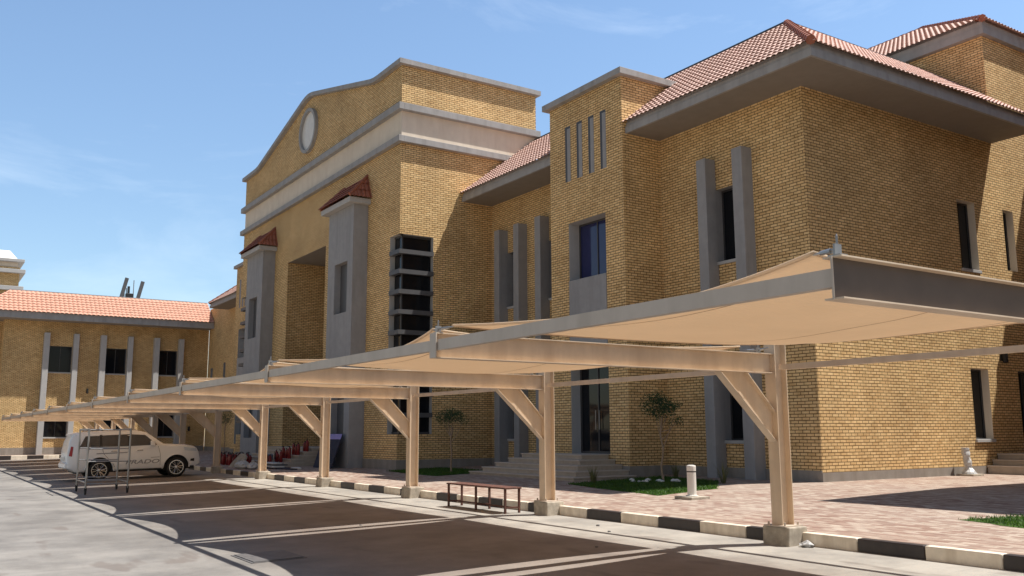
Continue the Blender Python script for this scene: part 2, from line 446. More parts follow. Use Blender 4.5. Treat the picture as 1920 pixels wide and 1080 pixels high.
def plinth_strip(root, axis, pl, out, a0, a1, z0, z1, mi=0):
    """a band of thickness .03 standing .03 proud of the wall (out = outward direction)"""
    mb = MB()
    if axis == 'y': mb.box(a0, a1, pl + out * .002, pl + out * .03, z0, z1, mi)
    else: mb.box(pl + out * .002, pl + out * .03, a0, a1, z0, z1, mi)
    mb.build('plinth', 'plinth', root)

# ------------------------------------------------------------------ main building
CX = -41.35
ZS, ZE = 10.87, 11.22
YW, YT, YP, YE = 19.45, 17.89, 15.25, 18.02
XC, XT, XTL, XP = -15.37, -21.0, -24.86, -31.2
GR = .343
bld = empty('civic_building', (CX, YP, .2), 'large yellow brick building with a gabled portico, red tiled roofs and grey pillars', 'building', world=True)
PLR = bld
def mx(x, s): return x if s == 0 else 2 * CX - x

FINS = [(-30.37, -30.0), (-28.98, -28.62), (-27.52, -27.15), (-26.1, -25.74), (-19.0, -18.63), (-17.59, -17.21)]
for s in (0, 1):
    X = lambda x: mx(x, s)
    w = MB()
    # wing front wall: link bay and end bay
    xe = XC if s == 0 else 2 * CX + 74.0
    endx = XC if s == 0 else mx(-74.0, 0)
    holes = []
    for a, b in ((-30.0, -28.98), (-27.15, -26.1), (-18.63, -17.59)):
        holes += [(X(a), X(b), 6.52, 8.7), (X(a), X(b), 1.37, 3.32)]
    endx = XC if s == 0 else -73.98
    extra = [] if s == 0 else [(-69.6, -69.05, 4.9, 6.9), (-73.1, -72.5, 4.6, 6.7)]
    wall(w, 'y', YW, 1, X(XP), X(XTL) , -.2, ZS, [h for h in holes if min(abs(h[0] - X(-28)), 4) < 4], 0, 1)
    wall(w, 'y', YW, 1, X(XT), endx, -.2, ZS, [h for h in holes if abs(h[0] - X(-18)) < 2] + extra, 0, 1)
    if s == 1: wall(w, 'y', YW, 1, -68.76, endx, ZS, 11.45)
    # tower
    topen = (X(-23.84), X(-21.9), .95, 8.5)
    slots = [(X(a), X(b), 9.95, 11.88) for a, b in ((-23.96, -23.68), (-23.32, -23.04), (-22.69, -22.41), (-22.07, -21.79))]
    wall(w, 'y', YT, 1, X(XTL), X(XT), -.2, 12.74, [topen], 0, 2, .45)
    wall_t = w
    wall(w, 'x', X(XT), -1 if s == 0 else 1, YT, 20.3, -.2, 12.74)
    wall(w, 'x', X(XTL), 1 if s == 0 else -1, YT, 20.3, -.2, 12.74)
    w.poly([(X(XT), 20.3, 10.8), (X(XTL), 20.3, 10.8), (X(XTL), 20.3, 12.74), (X(XT), 20.3, 12.74)])
    w.build('wall', ['brick', 'render_grey', 'render_pale'], bld)
    sl = MB()      # slim slot panels on the tower head; dark strips paint their recess shade
    for h in slots:
        a, b = min(h[:2]), max(h[:2])
        sl.box(a, b, YT - .012, YT + .02, h[2], h[3], 0)
        sl.box(a + .0, a + .10, YT - .016, YT - .012, h[2] + .0, h[3], 1)
        sl.box(a + .10, b, YT - .016, YT - .012, h[3] - .08, h[3], 1)
    sl.build('slot_panel', ['render_grey', 'frame_dark'], bld)
    c = MB(); c.box(X(XTL - .2), X(XT + .2), YT - .2, 20.5, 12.74, 12.95); c.build('coping', 'coping', bld, bevel=.01)
    # tower doorway: window above, grey panel, glazed door below
    window(bld, 'y', YT, 1, X(-23.84), X(-21.9), 6.56, 8.5, .45, 'glass_blue', None, 1, .06)
    sp = MB(); sp.box(X(-23.835), X(-21.905), YT - .03, YT + .44, 3.72, 6.555); sp.build('spandrel', 'render_grey', bld, bevel=.01)
    dr = window(bld, 'y', YT, 1, X(-23.80), X(-21.94), .952, 3.715, .36, 'glass_dark', None, 1, .07, 'door')
    h = MB()
    for dx in (-.09, .09): h.tube([(X(-22.87 + dx), YT + .30, 1.7), (X(-22.87 + dx), YT + .30, 2.3)], .016, 6)
    h.build('handle', 'zinc').parent = dr
    # fins and windows
    for a, b in FINS:
        f = MB(); f.box(X(a), X(b), YW - .42, YW + .02, .25, 9.62); f.build('fin', 'render_grey', bld, bevel=.012)
    for a, b in ((-30.0, -28.98), (-27.15, -26.1), (-18.63, -17.59)):
        for z0, z1 in ((6.52, 8.7), (1.37, 3.32)):
            window(bld, 'y', YW, 1, X(a), X(b), z0, z1, .25)
    # plinths
    q = MB()
    for a, b in ((XP, -30.37), (-30.0, -28.98), (-28.62, -27.52), (-27.15, -26.1), (-25.74, XTL), (XT, -19.0), (-18.63, -17.59), (-17.21, XC if s == 0 else mx(-73.98, 1))):
        plinth_strip(PLR, 'y', YW, -1, X(a), X(b), .1, .62)
    for a, b in ((XTL, -23.84), (-21.9, XT)): plinth_strip(PLR, 'y', YT, -1, X(a), X(b), .1, .62)
    plinth_strip(PLR, 'x', X(XT), 1 if s == 0 else -1, YT - .03, YW - .03, .1, .62)
    plinth_strip(PLR, 'x', X(XTL), -1 if s == 0 else 1, YT - .03, YW - .03, .1, .62)
for s, ww in ((1, (-69.6, -69.05, 4.9, 6.9)), (1, (-73.1, -72.5, 4.6, 6.7))):
    window(bld, 'y', YW, 1, *ww, .25, mull=0)

# end wall of the right wing, running flush into the tall rear block
w = MB()
HR = [(26.5, 27.47, 6.52, 8.7), (26.5, 27.45, 1.36, 3.46), (29.1, 29.72, 6.7, 8.7), (29.15, 30.4, .93, 3.46)]
YB, YF = 28.8, 33.2
wall(w, 'x', XC, -1, YW, YB, -.2, ZS, HR[:2], 0, 1)
wall(w, 'x', XC, -1, YB, YF, -.2, ZS, HR[2:], 0, 1)
wall(w, 'x', XC, -1, YB, 42, ZS, 14.6)
wall(w, 'y', YB, 1, -27, XC, 10.5, 14.6)
wall(w, 'y', YF, 1, XC, 6, -.2, 16)                      # entrance front, set back, east of the tall block
w.poly([(XC, YF, 16), (6, YF, 16), (6, 42, 16), (XC, 42, 16)])
w.build('wall', ['brick', 'cream'], bld)  # cream reveals on this wall paint in warm bounced light
window(bld, 'x', XC, -1, *HR[0], .25, mull=0); window(bld, 'x', XC, -1, *HR[1], .25, mull=0)
window(bld, 'x', XC, -1, *HR[2], .25, mull=0, sill=None)
window(bld, 'x', XC, -1, *HR[3], .25, mull=1, sill=None, name='door')
q = MB(); plinth_strip(PLR, 'x', XC, 1, YW - .03, 26.88, .1, .575)

# roofs: skirt slopes rising from the eaves to a level top
EX = -13.87; RUN, RISE = 3.66, 2.85
SL = math.hypot(RUN, RISE)
def eave_roof(name, parts):
    pass
for s in (0, 1):
    X = lambda x: mx(x, s); sg = 1 if s == 0 else -1
    ov = .045
    # front slope: u runs from the portico flank to the outer hip
    Lf = abs(X(EX) - X(XP)); r = MB()
    tile_slope(r, (X(XP), YE - ov, ZE), (sg, 0, 0), (0, RUN, RISE), SL, lambda v: 0, lambda v: Lf + ov - (v / SL) * RUN)
    # end slope
    Lr = (YB - YE) + ov if s == 0 else 8.0
    tile_slope(r, (X(EX) + sg * ov, YE - ov, ZE), (0, 1, 0), (-sg * RUN, 0, RISE), SL, lambda v: (v / SL) * RUN, lambda v: Lr)
    roof = r.build('roof', 'tile', bld)
    apex = Vector((X(EX - RUN), YE + RUN, ZE + RISE))
    rt = MB(); ridge_tiles(rt, (X(EX) + sg * .02, YE - .02, ZE + .05), apex + Vector((0, 0, .04)), .115)
    rt.build('hip_tile', 'tile_dark').parent = roof; roof.children[-1].location = (0, 0, 0)
    fl = MB(); fl.box(X(XP), apex.x, apex.y, 36, apex.z - .1, apex.z + .0)
    fl.box(X(XP), apex.x, apex.y + .101, apex.y + .15, ZE, apex.z - .11)
    fl.box(X(XP), apex.x, apex.y - .06, apex.y + .1, apex.z - .02, apex.z + .09, 1)
    if s == 0: fl.box(apex.x - .1, apex.x + .06, apex.y, YB, apex.z - .02, apex.z + .088, 1)
    fl.build('flat_top', ['soffit', 'frame_dark']).parent = roof
    # fascia: lower board and a shallower upper board set back
    f = MB()
    yend = YB if s == 0 else YE + 8
    f.box(X(XP), X(EX - .081), YE, YE + .08, ZS, 11.08); f.box(X(XP), X(EX - .081), YE + .045, YE + .08, 11.084, ZE - .01)
    f.box(X(XP), X(EX - .12), YE + .09, YE + .12, ZE - .02, ZE + .098); f.box(X(EX - .12), X(EX - .09), YE + .09, yend, ZE - .02, ZE + .098)
    f.box(X(EX - .08), X(EX), YE, yend, ZS + .001, 11.081); f.box(X(EX - .08), X(EX - .045), YE + .045, yend, 11.085, ZE - .012)
    f.build('fascia', 'coping').parent = roof
    so = MB(); so.box(X(XP), X(EX - .08), YE + .08, YW - .001, ZS + .004, ZS + .06)
    so.box(X(XC + .001), X(EX - .08), YW, yend, ZS + .004, ZS + .06)
    so.build('soffit', 'soffit').parent = roof

# tall rear block roof
r = MB(); tx, ty, tz = -15.2, 28.6, 15.05; run, rise = 5.5, 3.15; sl = math.hypot(run, rise)
tile_slope(r, (-28, ty - .08, tz), (1, 0, 0), (0, run, rise), sl, lambda v: 0, lambda v: 28 + tx + .08 - v / sl * run)
tile_slope(r, (tx + .08, ty - .08, tz), (0, 1, 0), (-run, 0, rise), sl, lambda v: v / sl * run, lambda v: 13)
roof = r.build('roof', 'tile', bld)
rt = MB(); ridge_tiles(rt, (tx + .02, ty - .02, tz + .05), (tx - run, ty + run, tz + rise + .04), .115); ridge_tiles(rt, (tx - run, ty + run, tz + rise + .02), (-28, ty + run, tz + rise + .02), .1)
rt.build('hip_tile', 'tile_dark').parent = roof
f = MB(); f.box(-28, tx - run, ty + run - .1, ty + run, 14.9, tz + rise - .08); f.box(-28, tx - .25, ty + .21, ty + .25, 14.9, tz + .178); f.box(tx - .25, tx - .21, ty + .21, 42, 14.9, tz + .12); f.box(-28, tx, ty, ty + .2, 14.6, 14.83); f.box(-28, tx - .03, ty + .03, ty + .2, 14.833, tz - .01)
f.box(tx - .17, tx, ty + .2, 42, 14.6, 14.83); f.box(tx - .17, tx - .03, ty + .2, 42, 14.833, tz - .01)
f.build('fascia', 'coping').parent = roof
bk = MB(); bk.tube([(-18.4, 28.75, 13.3), (-18.0, 28.2, 13.35), (-18.0, 28.2, 12.4)], .02, 6); bk.build('bracket', 'rust', bld)

# portico
PL, PR, YPB = 2 * CX - XP, XP, 21.7
w = MB()
zc = 12.92
CW0, CW1 = -32.05, 16.72      # wrapped corner window
rec = (-43.87, -38.82, -.2, 10.1, 'open')
cwL = (PL, 2 * CX - CW0, 1.57, 9.25)
wall(w, 'y', YP, 1, PL, PR, -.2, zc, [rec, (CW0, PR, 1.57, 9.25), cwL], 0, 1, .22, skip=(PR, PL))
wall(w, 'x', PR, -1, YP, YPB, -.2, zc, [(YP, CW1, 1.57, 9.25)], 0, 1, .22)
wall(w, 'x', PL, 1, YP, YPB, -.2, zc, [(YP, CW1, 1.57, 9.25)], 0, 1, .22)
# recess
y2 = YP + 4.2
w.poly([(rec[0], YP, -.2), (rec[0], y2, -.2), (rec[0], y2, 10.1), (rec[0], YP, 10.1)]); w.poly([(rec[1], YP, -.2), (rec[1], y2, -.2), (rec[1], y2, 10.1), (rec[1], YP, 10.1)])
w.poly([(rec[0], y2, -.2), (rec[1], y2, -.2), (rec[1], y2, 10.1), (rec[0], y2, 10.1)])
w.poly([(rec[0], YP, 10.1), (rec[1], YP, 10.1), (rec[1], y2, 10.1), (rec[0], y2, 10.1)], 2)
w.poly([(PL, YPB, 8), (PR, YPB, 8), (PR, YPB, 16.1), (PL, YPB, 16.1)])
w.poly([(PL, YP + .4, 15.7), (PR, YP + .4, 15.7), (PR, YPB, 15.7), (PL, YPB, 15.7)])
# cream frieze, set back 2 cm
I = .02
for a in ((PL + I, YP + I, PR - I, YP + I), (PR - I, YP + I, PR - I, YPB), (PL + I, YP + I, PL + I, YPB)):
    w.poly([(a[0], a[1], zc), (a[2], a[3], zc), (a[2], a[3], 14.4), (a[0], a[1], 14.4)], 3)
w.build('wall', ['brick', 'render_pale', 'soffit', 'cream'], bld)
# gable: profile of the top of the coping, right half, mirrored
half = [(-31.0, 16.32), (-33.2, 16.32), (-33.55, 16.335), (-33.85, 16.38), (-34.15, 16.45), (-36.5, 17.03), (-39.0, 17.64), (-40.6, 18.03), (-41.0, 18.1), (-41.35, 18.125)]
prof = half + [(2 * CX - x, z) for x, z in reversed(half[:-1])]
gb = MB(); A = [(min(max(x, PL), PR), YP, 14.4) for x, z in prof]; B = [(min(max(x, PL), PR), YP, z - .19) for x, z in prof]
gb.strip(A, B)
gb.strip([(x, y + .35, z) for x, y, z in A], [(x, y + .35, z) for x, y, z in B])
gb.poly([(PR, YP, 14.4), (PR, YPB, 14.4), (PR, YPB, 16.13), (PR, YP, 16.13)]); gb.poly([(PL, YP, 14.4), (PL, YPB, 14.4), (PL, YPB, 16.13), (PL, YP, 16.13)])
gb.build('gable', 'brick', bld)
cp = MB(); y0, y1 = YP - .2, YP + .4; T = [(x, z) for x, z in prof]
T[0] = (PR + .2, 16.32); T[-1] = (PL - .2, 16.32)
cp.strip([(x, y0, z) for x, z in T], [(x, y1, z) for x, z in T]); cp.strip([(x, y0, z - .2) for x, z in T], [(x, y0, z) for x, z in T])
cp.strip([(x, y0, z - .2) for x, z in T], [(x, y1, z - .2) for x, z in T]); cp.strip([(x, y1, z - .2) for x, z in T], [(x, y1, z) for x, z in T])
for xx, sg in ((PR, 1), (PL, -1)): cp.box(xx - sg * .3, xx + sg * .2, y1, YPB + .15, 16.12, 16.32); cp.poly([(xx + sg * .2, y0, 16.12), (xx + sg * .2, y1, 16.12), (xx + sg * .2, y1, 16.32), (xx + sg * .2, y0, 16.32)])
cp.build('coping', 'coping', bld)
for z0, z1 in ((14.22, 14.5), (12.9, 13.15)):
    cn = MB(); cn.box(PL - .2, PR + .2, YP - .2, YP + .03, z0, z1); cn.box(PR - .03, PR + .2, YP + .03, YPB + .12, z0, z1); cn.box(PL + .03, PL - .2, YP + .03, YPB + .12, z0, z1)
    cn.build('cornice', 'coping', bld, bevel=.01)
rd = MB(); rd.lathe([(1.12, .02), (1.12, -.16), (.96, -.16), (.96, .0)], (CX - .02, YP, 16.28), 40, 0, 'y')
ro = rd.build('roundel', 'coping', bld)
dd = MB(); dd.lathe([(.965, .01), (.965, -.03), (.5, -.045), (.02, -.05)], (CX - .02, YP, 16.28), 40, 0, 'y'); dd.build('disc', 'plastic_white').parent = ro
# corner windows with louvre bands
for s in (0, 1):
    X = lambda x: mx(x, s); sg = 1 if s == 0 else -1
    g2 = MB(); xg = X(PR) - sg * .22; yg = YP + .22
    g2.box(X(CW0), xg, yg, yg + .03, 1.57, 9.25); g2.box(xg - sg * .03, xg, yg + .03, CW1, 1.57, 9.25)
    cw = g2.build('corner_window', 'glass_dark', bld)
    fr = MB(); fr.box(xg - sg * .02, xg + sg * .03, yg - .03, yg + .02, 1.57, 9.25)
    for zz in (1.57, 9.17): fr.box(X(CW0), xg + sg * .03, yg - .032, yg, zz, zz + .08); fr.box(xg, xg + sg * .032, yg, CW1, zz, zz + .08)
    fr.build('frame', 'frame_dark').parent = cw
    for i in range(9):
        z = 8.56 - .785 * i; lv = MB()
        lv.box(X(CW0 - .03), X(PR) + sg * .02, YP - .02, YP + .19, z - .08, z + .09); lv.box(X(PR) - sg * .19, X(PR) + sg * .02, YP + .19, CW1 + .02, z - .08, z + .09)
        lv.build('louvre', 'louvre').parent = cw
# grey pillars with tiled caps
for s in (0, 1):
    X = lambda x: mx(x, s); sg = 1 if s == 0 else -1
    x0, x1, yf = X(-36.85), X(-34.2), 14.6
    pm = MB(); wall(pm, 'y', yf, 1, x0, x1, 0, 11.0, [(X(-36.1), X(-34.75), 6.55, 8.68), (X(-36.1), X(-34.75), 1.4, 3.4)], 0, 0, .3)
    for xx in (x0, x1): pm.poly([(xx, yf, 0), (xx, YP, 0), (xx, YP, 11), (xx, yf, 11)])
    pil = pm.build('pillar', 'render_grey', bld)
    for z0, z1 in ((6.55, 8.68), (1.4, 3.4)):
        nb = MB(); nb.box(X(-36.1), X(-34.75), yf + .28, yf + .31, z0, z1); nb.build('niche_back', 'louvre').parent = pil
    cb = MB(); cb.box(x0 - sg * .25, x1 + sg * .25, yf - .3, YP - .002, 11.0, 11.22); cb.build('capital', 'render_pale', bevel=.01).parent = pil
    rr = MB(); ra, rb = sorted((x0 - sg * .3, x1 + sg * .3)); ly = YP - yf + .34; hz = 1.02; sf = math.hypot(ly, hz); in_ = .45
    tile_slope(rr, (ra, yf - .34, 11.26), (1, 0, 0), (0, ly, hz), sf, lambda v: in_ * v / sf, lambda v: (rb - ra) - in_ * v / sf, ch=.33)
    ss = math.hypot(in_, hz)
    tile_slope(rr, (rb, yf - .34, 11.26), (0, 1, 0), (-in_, 0, hz), ss, lambda v: ly * v / ss, lambda v: ly, ch=.33)
    tile_slope(rr, (ra, yf - .34, 11.26), (0, 1, 0), (in_, 0, hz), ss, lambda v: ly * v / ss, lambda v: ly, ch=.33)
    for xe, dx in ((ra, in_), (rb, -in_)): ridge_tiles(rr, (xe, yf - .32, 11.3), (xe + dx, YP, 11.26 + hz + .03), .07, .3)
    rr.build('cap_roof', 'tile_dark').parent = pil
pp = MB()
for a, b in ((XP, -34.2), (-36.85, -38.82)):
    for s in (0, 1): plinth_strip(PLR, 'y', YP, -1, mx(a, s), mx(b, s), .1, .62)
plinth_strip(PLR, 'x', PR, 1, YP - .03, YW - .03, .1, .62)
# recess back door
window(bld, 'y', y2, -1, -42.8, -39.9, 1.0, 5.2, .02, mull=3, sill=None, name='door')
dp = MB(); dp.tube([(-65.25, YW - .08, 3), (-65.25, YW - .08, 9.7)], .06, 10); dp.build('downpipe', 'pvc', bld)
# the matching wing further right, outside the frame, whose eaves shade the forecourt
rw = MB(); rw.box(-7.7, 6, 21.6, 32.9, -.2, 10.8); rw.build('wall', 'brick', bld)
rf = MB(); rf.box(-9.2, 8, 20.1, 33.1, 10.87, 12.2); rf.hexa([(-9.2, 20.1, 12.21), (8, 20.1, 12.21), (8, 33.1, 12.21), (-9.2, 33.1, 12.21)], [(-4.5, 25, 14.2), (8, 25, 14.2), (8, 28, 14.2), (-4.5, 28, 14.2)], 1)
rf.build('roof', ['coping', 'tile'], bld)

# ------------------------------------------------------------------ left building
LX = -74.0
lb = empty('brick_annexe', (LX, 12, .17), 'two-storey yellow brick block with six grey fins closing the left end of the lot', 'building', world=True)
PLR = lb
WL = [(8.05, 9.56), (11.84, 13.33), (15.66, 17.06)]
w = MB(); LH = [(a, b, z0, z1) for a, b in WL for z0, z1 in ((6.1, 8.0), (1.4, 3.3))]
wall(w, 'x', LX, -1, 5.05, YW - .01, -.1, 9.78, LH, 0, 1)
wall(w, 'x', LX - 1.6, -1, -14, 5.05, -.1, 9.78); w.poly([(LX, 5.05, -.1), (LX - 1.6, 5.05, -.1), (LX - 1.6, 5.05, 9.78), (LX, 5.05, 9.78)])
w.build('wall', ['brick', 'render_grey'], lb)
for a, b in WL:
    for z0, z1 in ((6.1, 8.0), (1.4, 3.3)): window(lb, 'x', LX, -1, a, b, z0, z1, .22)
for a, b in ((7.62, 8.0), (9.58, 9.94), (11.42, 11.82), (13.35, 13.7), (15.24, 15.63), (17.08, 17.44)):
    f = MB(); f.box(LX - .02, LX + .5, a, b, .1, 8.92); f.build('fin', 'render_pale', lb, bevel=.012)
q = MB()
for a, b in ((5.05, 7.62), (8.0, 9.58), (9.94, 11.42), (11.82, 13.35), (13.7, 15.24), (15.63, 17.08), (17.44, 19.4)): plinth_strip(PLR, 'x', LX, 1, a, b, .1, .68)
lo, lrun, lrise = -72.62, 2.27, 1.75; lsl = math.hypot(lrun, lrise)
r = MB(); tile_slope(r, (lo + .06, 3.0, 10.27), (0, 1, 0), (-lrun, 0, lrise), lsl, lambda v: v / lsl * lrun, lambda v: 16.4, tw=.3, ch=.36, seg=5, amp=.05, lip=.04)
tile_slope(r, (lo, 3.0, 10.27), (-1, 0, 0), (0, lrun, lrise), lsl, lambda v: v / lsl * lrun, lambda v: 6, tw=.3, seg=4, amp=.05)
lr = r.build('roof', 'tile_orange', lb)
f = MB(); f.box(lo - .14, lo - .10, 3.1, YW - .02, 10.2, 10.40); f.box(lo - .08, lo, 3.0, YW - .02, 9.78, 10.26); f.box(-79, lo - .08, 3.0, 3.08, 9.78, 10.26); f.build('fascia', 'coping').parent = lr
so = MB(); so.box(-79, lo - .08, 3.08, YW - .02, 9.784, 9.84); so.build('soffit', 'soffit').parent = lr
rc = MB(); rc.box(lo - lrun - .1, lo - lrun + .06, 5.2, 19.4, 11.98, 12.1); rc.box(-90, lo - lrun, 5.3, 19.4, 11.9, 11.99, 1); rc.build('ridge', ['coping', 'soffit']).parent = lr
# portico head of that building, behind its roof
tw = MB(); tw.box(-96, -84, -14, 6.5, 8, 15.2)
tw.build('parapet_wall', 'brick', lb)
for z0, z1, o in ((13.25, 13.6, .35), (14.68, 15.0, .4), (15.62, 15.86, .3)):
    cn = MB(); cn.box(-96, -84 + o, -14, 6.5 + o, z0, z1); cn.build('cornice', 'render_pale', lb, bevel=.02)
tb = MB(); tb.box(-96, -84.1, -14, 6.35, 15.2, 15.62); tb.build('parapet_wall', 'cream', lb)
tp = MB(); tp.hexa([(-84.2, 4.9, 15.87), (-84.2, 6.35, 15.87), (-94, 6.35, 15.87), (-94, 4.9, 15.87)], [(-84.9, 4.6, 16.7), (-84.9, 5.75, 16.7), (-94, 5.75, 16.7), (-94, 4.6, 16.7)])
tp.build('cap_block', 'plastic_white', lb)
tl = MB(); tile_slope(tl, (-84.2, -10, 15.87), (0, 1, 0), (-1.2, 0, .8), 1.45, lambda v: 0, lambda v: 14.7, tw=.3, amp=.05); tl.build('roof', 'tile_orange', lb)

# ------------------------------------------------------------------ steps
def steps(label, x0, x1, y1, yf, n, tread, rise, z0, left=True, right=True, exl=0):
    root = empty('entrance_steps', ((x0 + x1) / 2, yf, z0), label, 'steps', world=True)
    for i in range(n):
        o = (n - 1 - i) * tread; z = z0 + i * rise
        m = MB(); m.box(x0 - (o if left else 0), x1 + (o if right else 0), yf - o + .02, y1, z + .002 - (.3 if i == 0 else 0), z + rise - .035, 0)
        m.box(x0 - (o + .03 if left else 0), x1 + (o + .03 if right else 0), yf - o - .01, y1, z + rise - .035, z + rise, 1)
        m.build('step', ['marble', 'nosing'], root, bevel=.006)
    return root
steps('broad pale stone steps spreading on three sides below the tower door', -25.15, -21.95, YT - .032, 16.8, 5, .31, .145, .225)
steps('stone steps rising between the two grey portico pillars', -44.2, -37.9, YP + 4.1, 14.5, 5, .3, .15, .24, False, False)
steps('short flight of three steps beside the lit end wall at far right', XC + .035, -8, YF - .05, 27.5, 3, .3, .17, .42, False, False)

# ------------------------------------------------------------------ carport
cpt = empty('shade_carport', (-33, 10.72, 0), 'long row of tan steel cantilever frames roofed with stretched tan shade cloth', 'carport', world=True)
FX = [-3.78] + [-9.30 - 5.96 * i for i in range(11)]
YPOST, YTIP = 10.82, 5.0
ZB0, ZB1 = 2.48, 2.77
for i, x in enumerate(FX):
    post = i > 0 or True
    fo = MB(); j = [RN.uniform(-.02, .02) for _ in range(8)]
    fo.hexa([(x - .25 + j[0], 10.63 + j[1], -.15), (x + .25, 10.63 + j[2], -.15), (x + .25 + j[3], 11.07, -.15), (x - .25, 11.07, -.15)],
            [(x - .235, 10.65 + j[4], .26), (x + .235 + j[5], 10.65, .26), (x + .235, 11.06, .26), (x - .235 + j[6], 11.06, .26)])
    fo.build('footing', 'concrete', cpt, bevel=.02)
    co = MB(); co.ibeam((x, YPOST, .27), (x, YPOST, 3.0), (0, 1, 0), .25, .2, .013, .009)
    col = co.build('column', 'steel', cpt)
    bp = MB(); bp.box(x - .2, x + .2, YPOST - .19, YPOST + .19, .258, .276)
    for ax in (-.15, .15):
        for ay in (-.14, .14): bp.lathe([(.016, 0), (.016, .05)], (x + ax, YPOST + ay, .27), 6)
    bp.build('base_plate', 'steel_grey').parent = col
    cap = MB(); cap.box(x - .105, x + .105, YPOST - .13, YPOST + .13, 3.0, 3.012); cap.build('cap_plate', 'steel').parent = col
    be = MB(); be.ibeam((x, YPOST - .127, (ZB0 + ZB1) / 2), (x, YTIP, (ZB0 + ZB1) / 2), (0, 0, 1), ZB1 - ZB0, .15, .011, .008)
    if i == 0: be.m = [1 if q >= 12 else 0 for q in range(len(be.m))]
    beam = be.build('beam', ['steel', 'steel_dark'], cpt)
    ep = MB(); ep.box(x - (.075 if i else .006), x + (.075 if i else .006), YTIP - .012, YTIP, ZB0 + .0, ZB1 - .0); ep.build('end_plate', 'steel_grey').parent = beam
    for yy, dy in ((YTIP + .06, .07), (YPOST - .36, -.07)):
        br = MB(); z = ZB1 + .001
        br.box(x - .05, x + .05, yy - .04, yy + .04, z, z + .012); br.box(x - .008, x + .008, yy - .035, yy + .035, z + .012, z + .085)
        for sx in ((-1,) if i == 0 else (-1, 1)):
            br.tube([(x, yy, z + .05), (x + sx * .10, yy + dy * .4, z + .052)], .009, 6)
            br.tube([(x + sx * .06, yy + dy * .25, z + .05), (x + sx * .17, yy + dy * .7, z + .056)], [.02, .016], 7)
            br.tube([(x + sx * .16, yy + dy * .7, z + .056), (x + sx * .25, yy + dy, z + .062)], .009, 6)
        br.lathe([(.009, 0), (.009, .06), (.003, .075)], (x, yy, z + .08), 6)
        br.build('cable_bracket', 'zinc').parent = beam
    bc = MB(); ye = YPOST - .127; zt = ZB0 - .002
    def slab(w_, lo0, lo1, hi0, hi1):      # a plate between two sloping lines, cut plumb at the column and level at the beam
        bc.hexa([(x - w_, ye, lo0), (x + w_, ye, lo0), (x + w_, lo1, zt), (x - w_, lo1, zt)], [(x - w_, ye, hi0), (x + w_, ye, hi0), (x + w_, hi1, zt), (x - w_, hi1, zt)])
    slab(.07, 1.47, 9.58, 1.488, 9.598); slab(.005, 1.488, 9.598, 1.90, 10.12); slab(.07, 1.90, 10.12, 1.918, 10.138)
    bc.build('brace', 'steel', cpt)
for i in range(len(FX) - 1):
    xa, xb = FX[i], FX[i + 1]
    t = MB(); t.box(xb + .004, xa - .004, YTIP + .01, YTIP + .085, 2.565, 2.69); t.build('edge_tube', 'steel_grey', cpt)
    t = MB(); t.box(xb + .1, xa - .1, YPOST - .04, YPOST + .04, 2.53, 2.61); t.build('tie_tube', 'steel', cpt)
    # cloth: four corners held at the brackets, edges bowed inwards, belly sagging
    NU, NV = 44, 42; cl = MB(); pts = []
    sag = RN.uniform(.16, .24)
    for a in range(NU + 1):
        for b in range(NV + 1):
            u, v = a / NU, b / NV
            bu, bv = 4 * u * (1 - u), 4 * v * (1 - v)
            ins = .24 + .20 * bv
            x = (xb + ins) * (1 - u) + (xa - ins) * u
            y0 = YTIP + .12 + .42 * bu; y1 = YPOST - .50 - .10 * bu
            y = y0 * (1 - v) + y1 * v
            z = 2.845 - sag * bu * (.55 + .45 * bv) - .07 * bv + .04 * v
            z += .008 * math.sin(9 * u + 3 * v) * bu
            for cu, cv in ((0, 0), (0, 1), (1, 0), (1, 1)):      # creases fanning out of the tied corners
                du, dv_ = abs(u - cu) * 5.5, abs(v - cv) * 5.2; rd_ = math.hypot(du, dv_)
                z += .016 * math.sin(math.atan2(dv_, du + 1e-6) * 15 + i) * math.exp(-rd_ / 1.3) * min(1, rd_ * 1.5)
            pts.append((x, y, z))
    W = NV + 1
    for a in range(NU):
        for b in range(NV): cl.f.append((a * W + b, (a + 1) * W + b, (a + 1) * W + b + 1, a * W + b + 1)); cl.m.append(0)
    cl.v = pts
    cloth = cl.build('shade_cloth', 'fabric', cpt, smooth=True)
    sol = cloth.modifiers.new('hem', 'SOLIDIFY'); sol.thickness = .003
    for vv in (4, 21, 37):      # sewn seams along the bay
        sm = MB(); P3 = [Vector(pts[a * W + vv]) + Vector((0, 0, -.006)) for a in range(NU + 1)]
        sm.strip([q - Vector((0, .009, 0)) for q in P3], [q + Vector((0, .009, 0)) for q in P3]); sm.build('seam', 'seam').parent = cloth
    hm = MB(); ring = [pts[b] for b in range(W)] + [pts[a * W + NV] for a in range(1, NU + 1)] + [pts[NU * W + b] for b in range(NV - 1, -1, -1)] + [pts[a * W] for a in range(NU - 1, -1, -1)]
    hm.tube(ring, .016, 6, caps=False); hm.build('hem_cable', 'fabric', None, smooth=True).parent = cloth
# one stub of tie tube runs on past the last frame
t = MB(); t.box(FX[0] + .1, 3, YPOST - .04, YPOST + .04, 2.53, 2.61); t.build('tie_tube', 'steel', cpt)

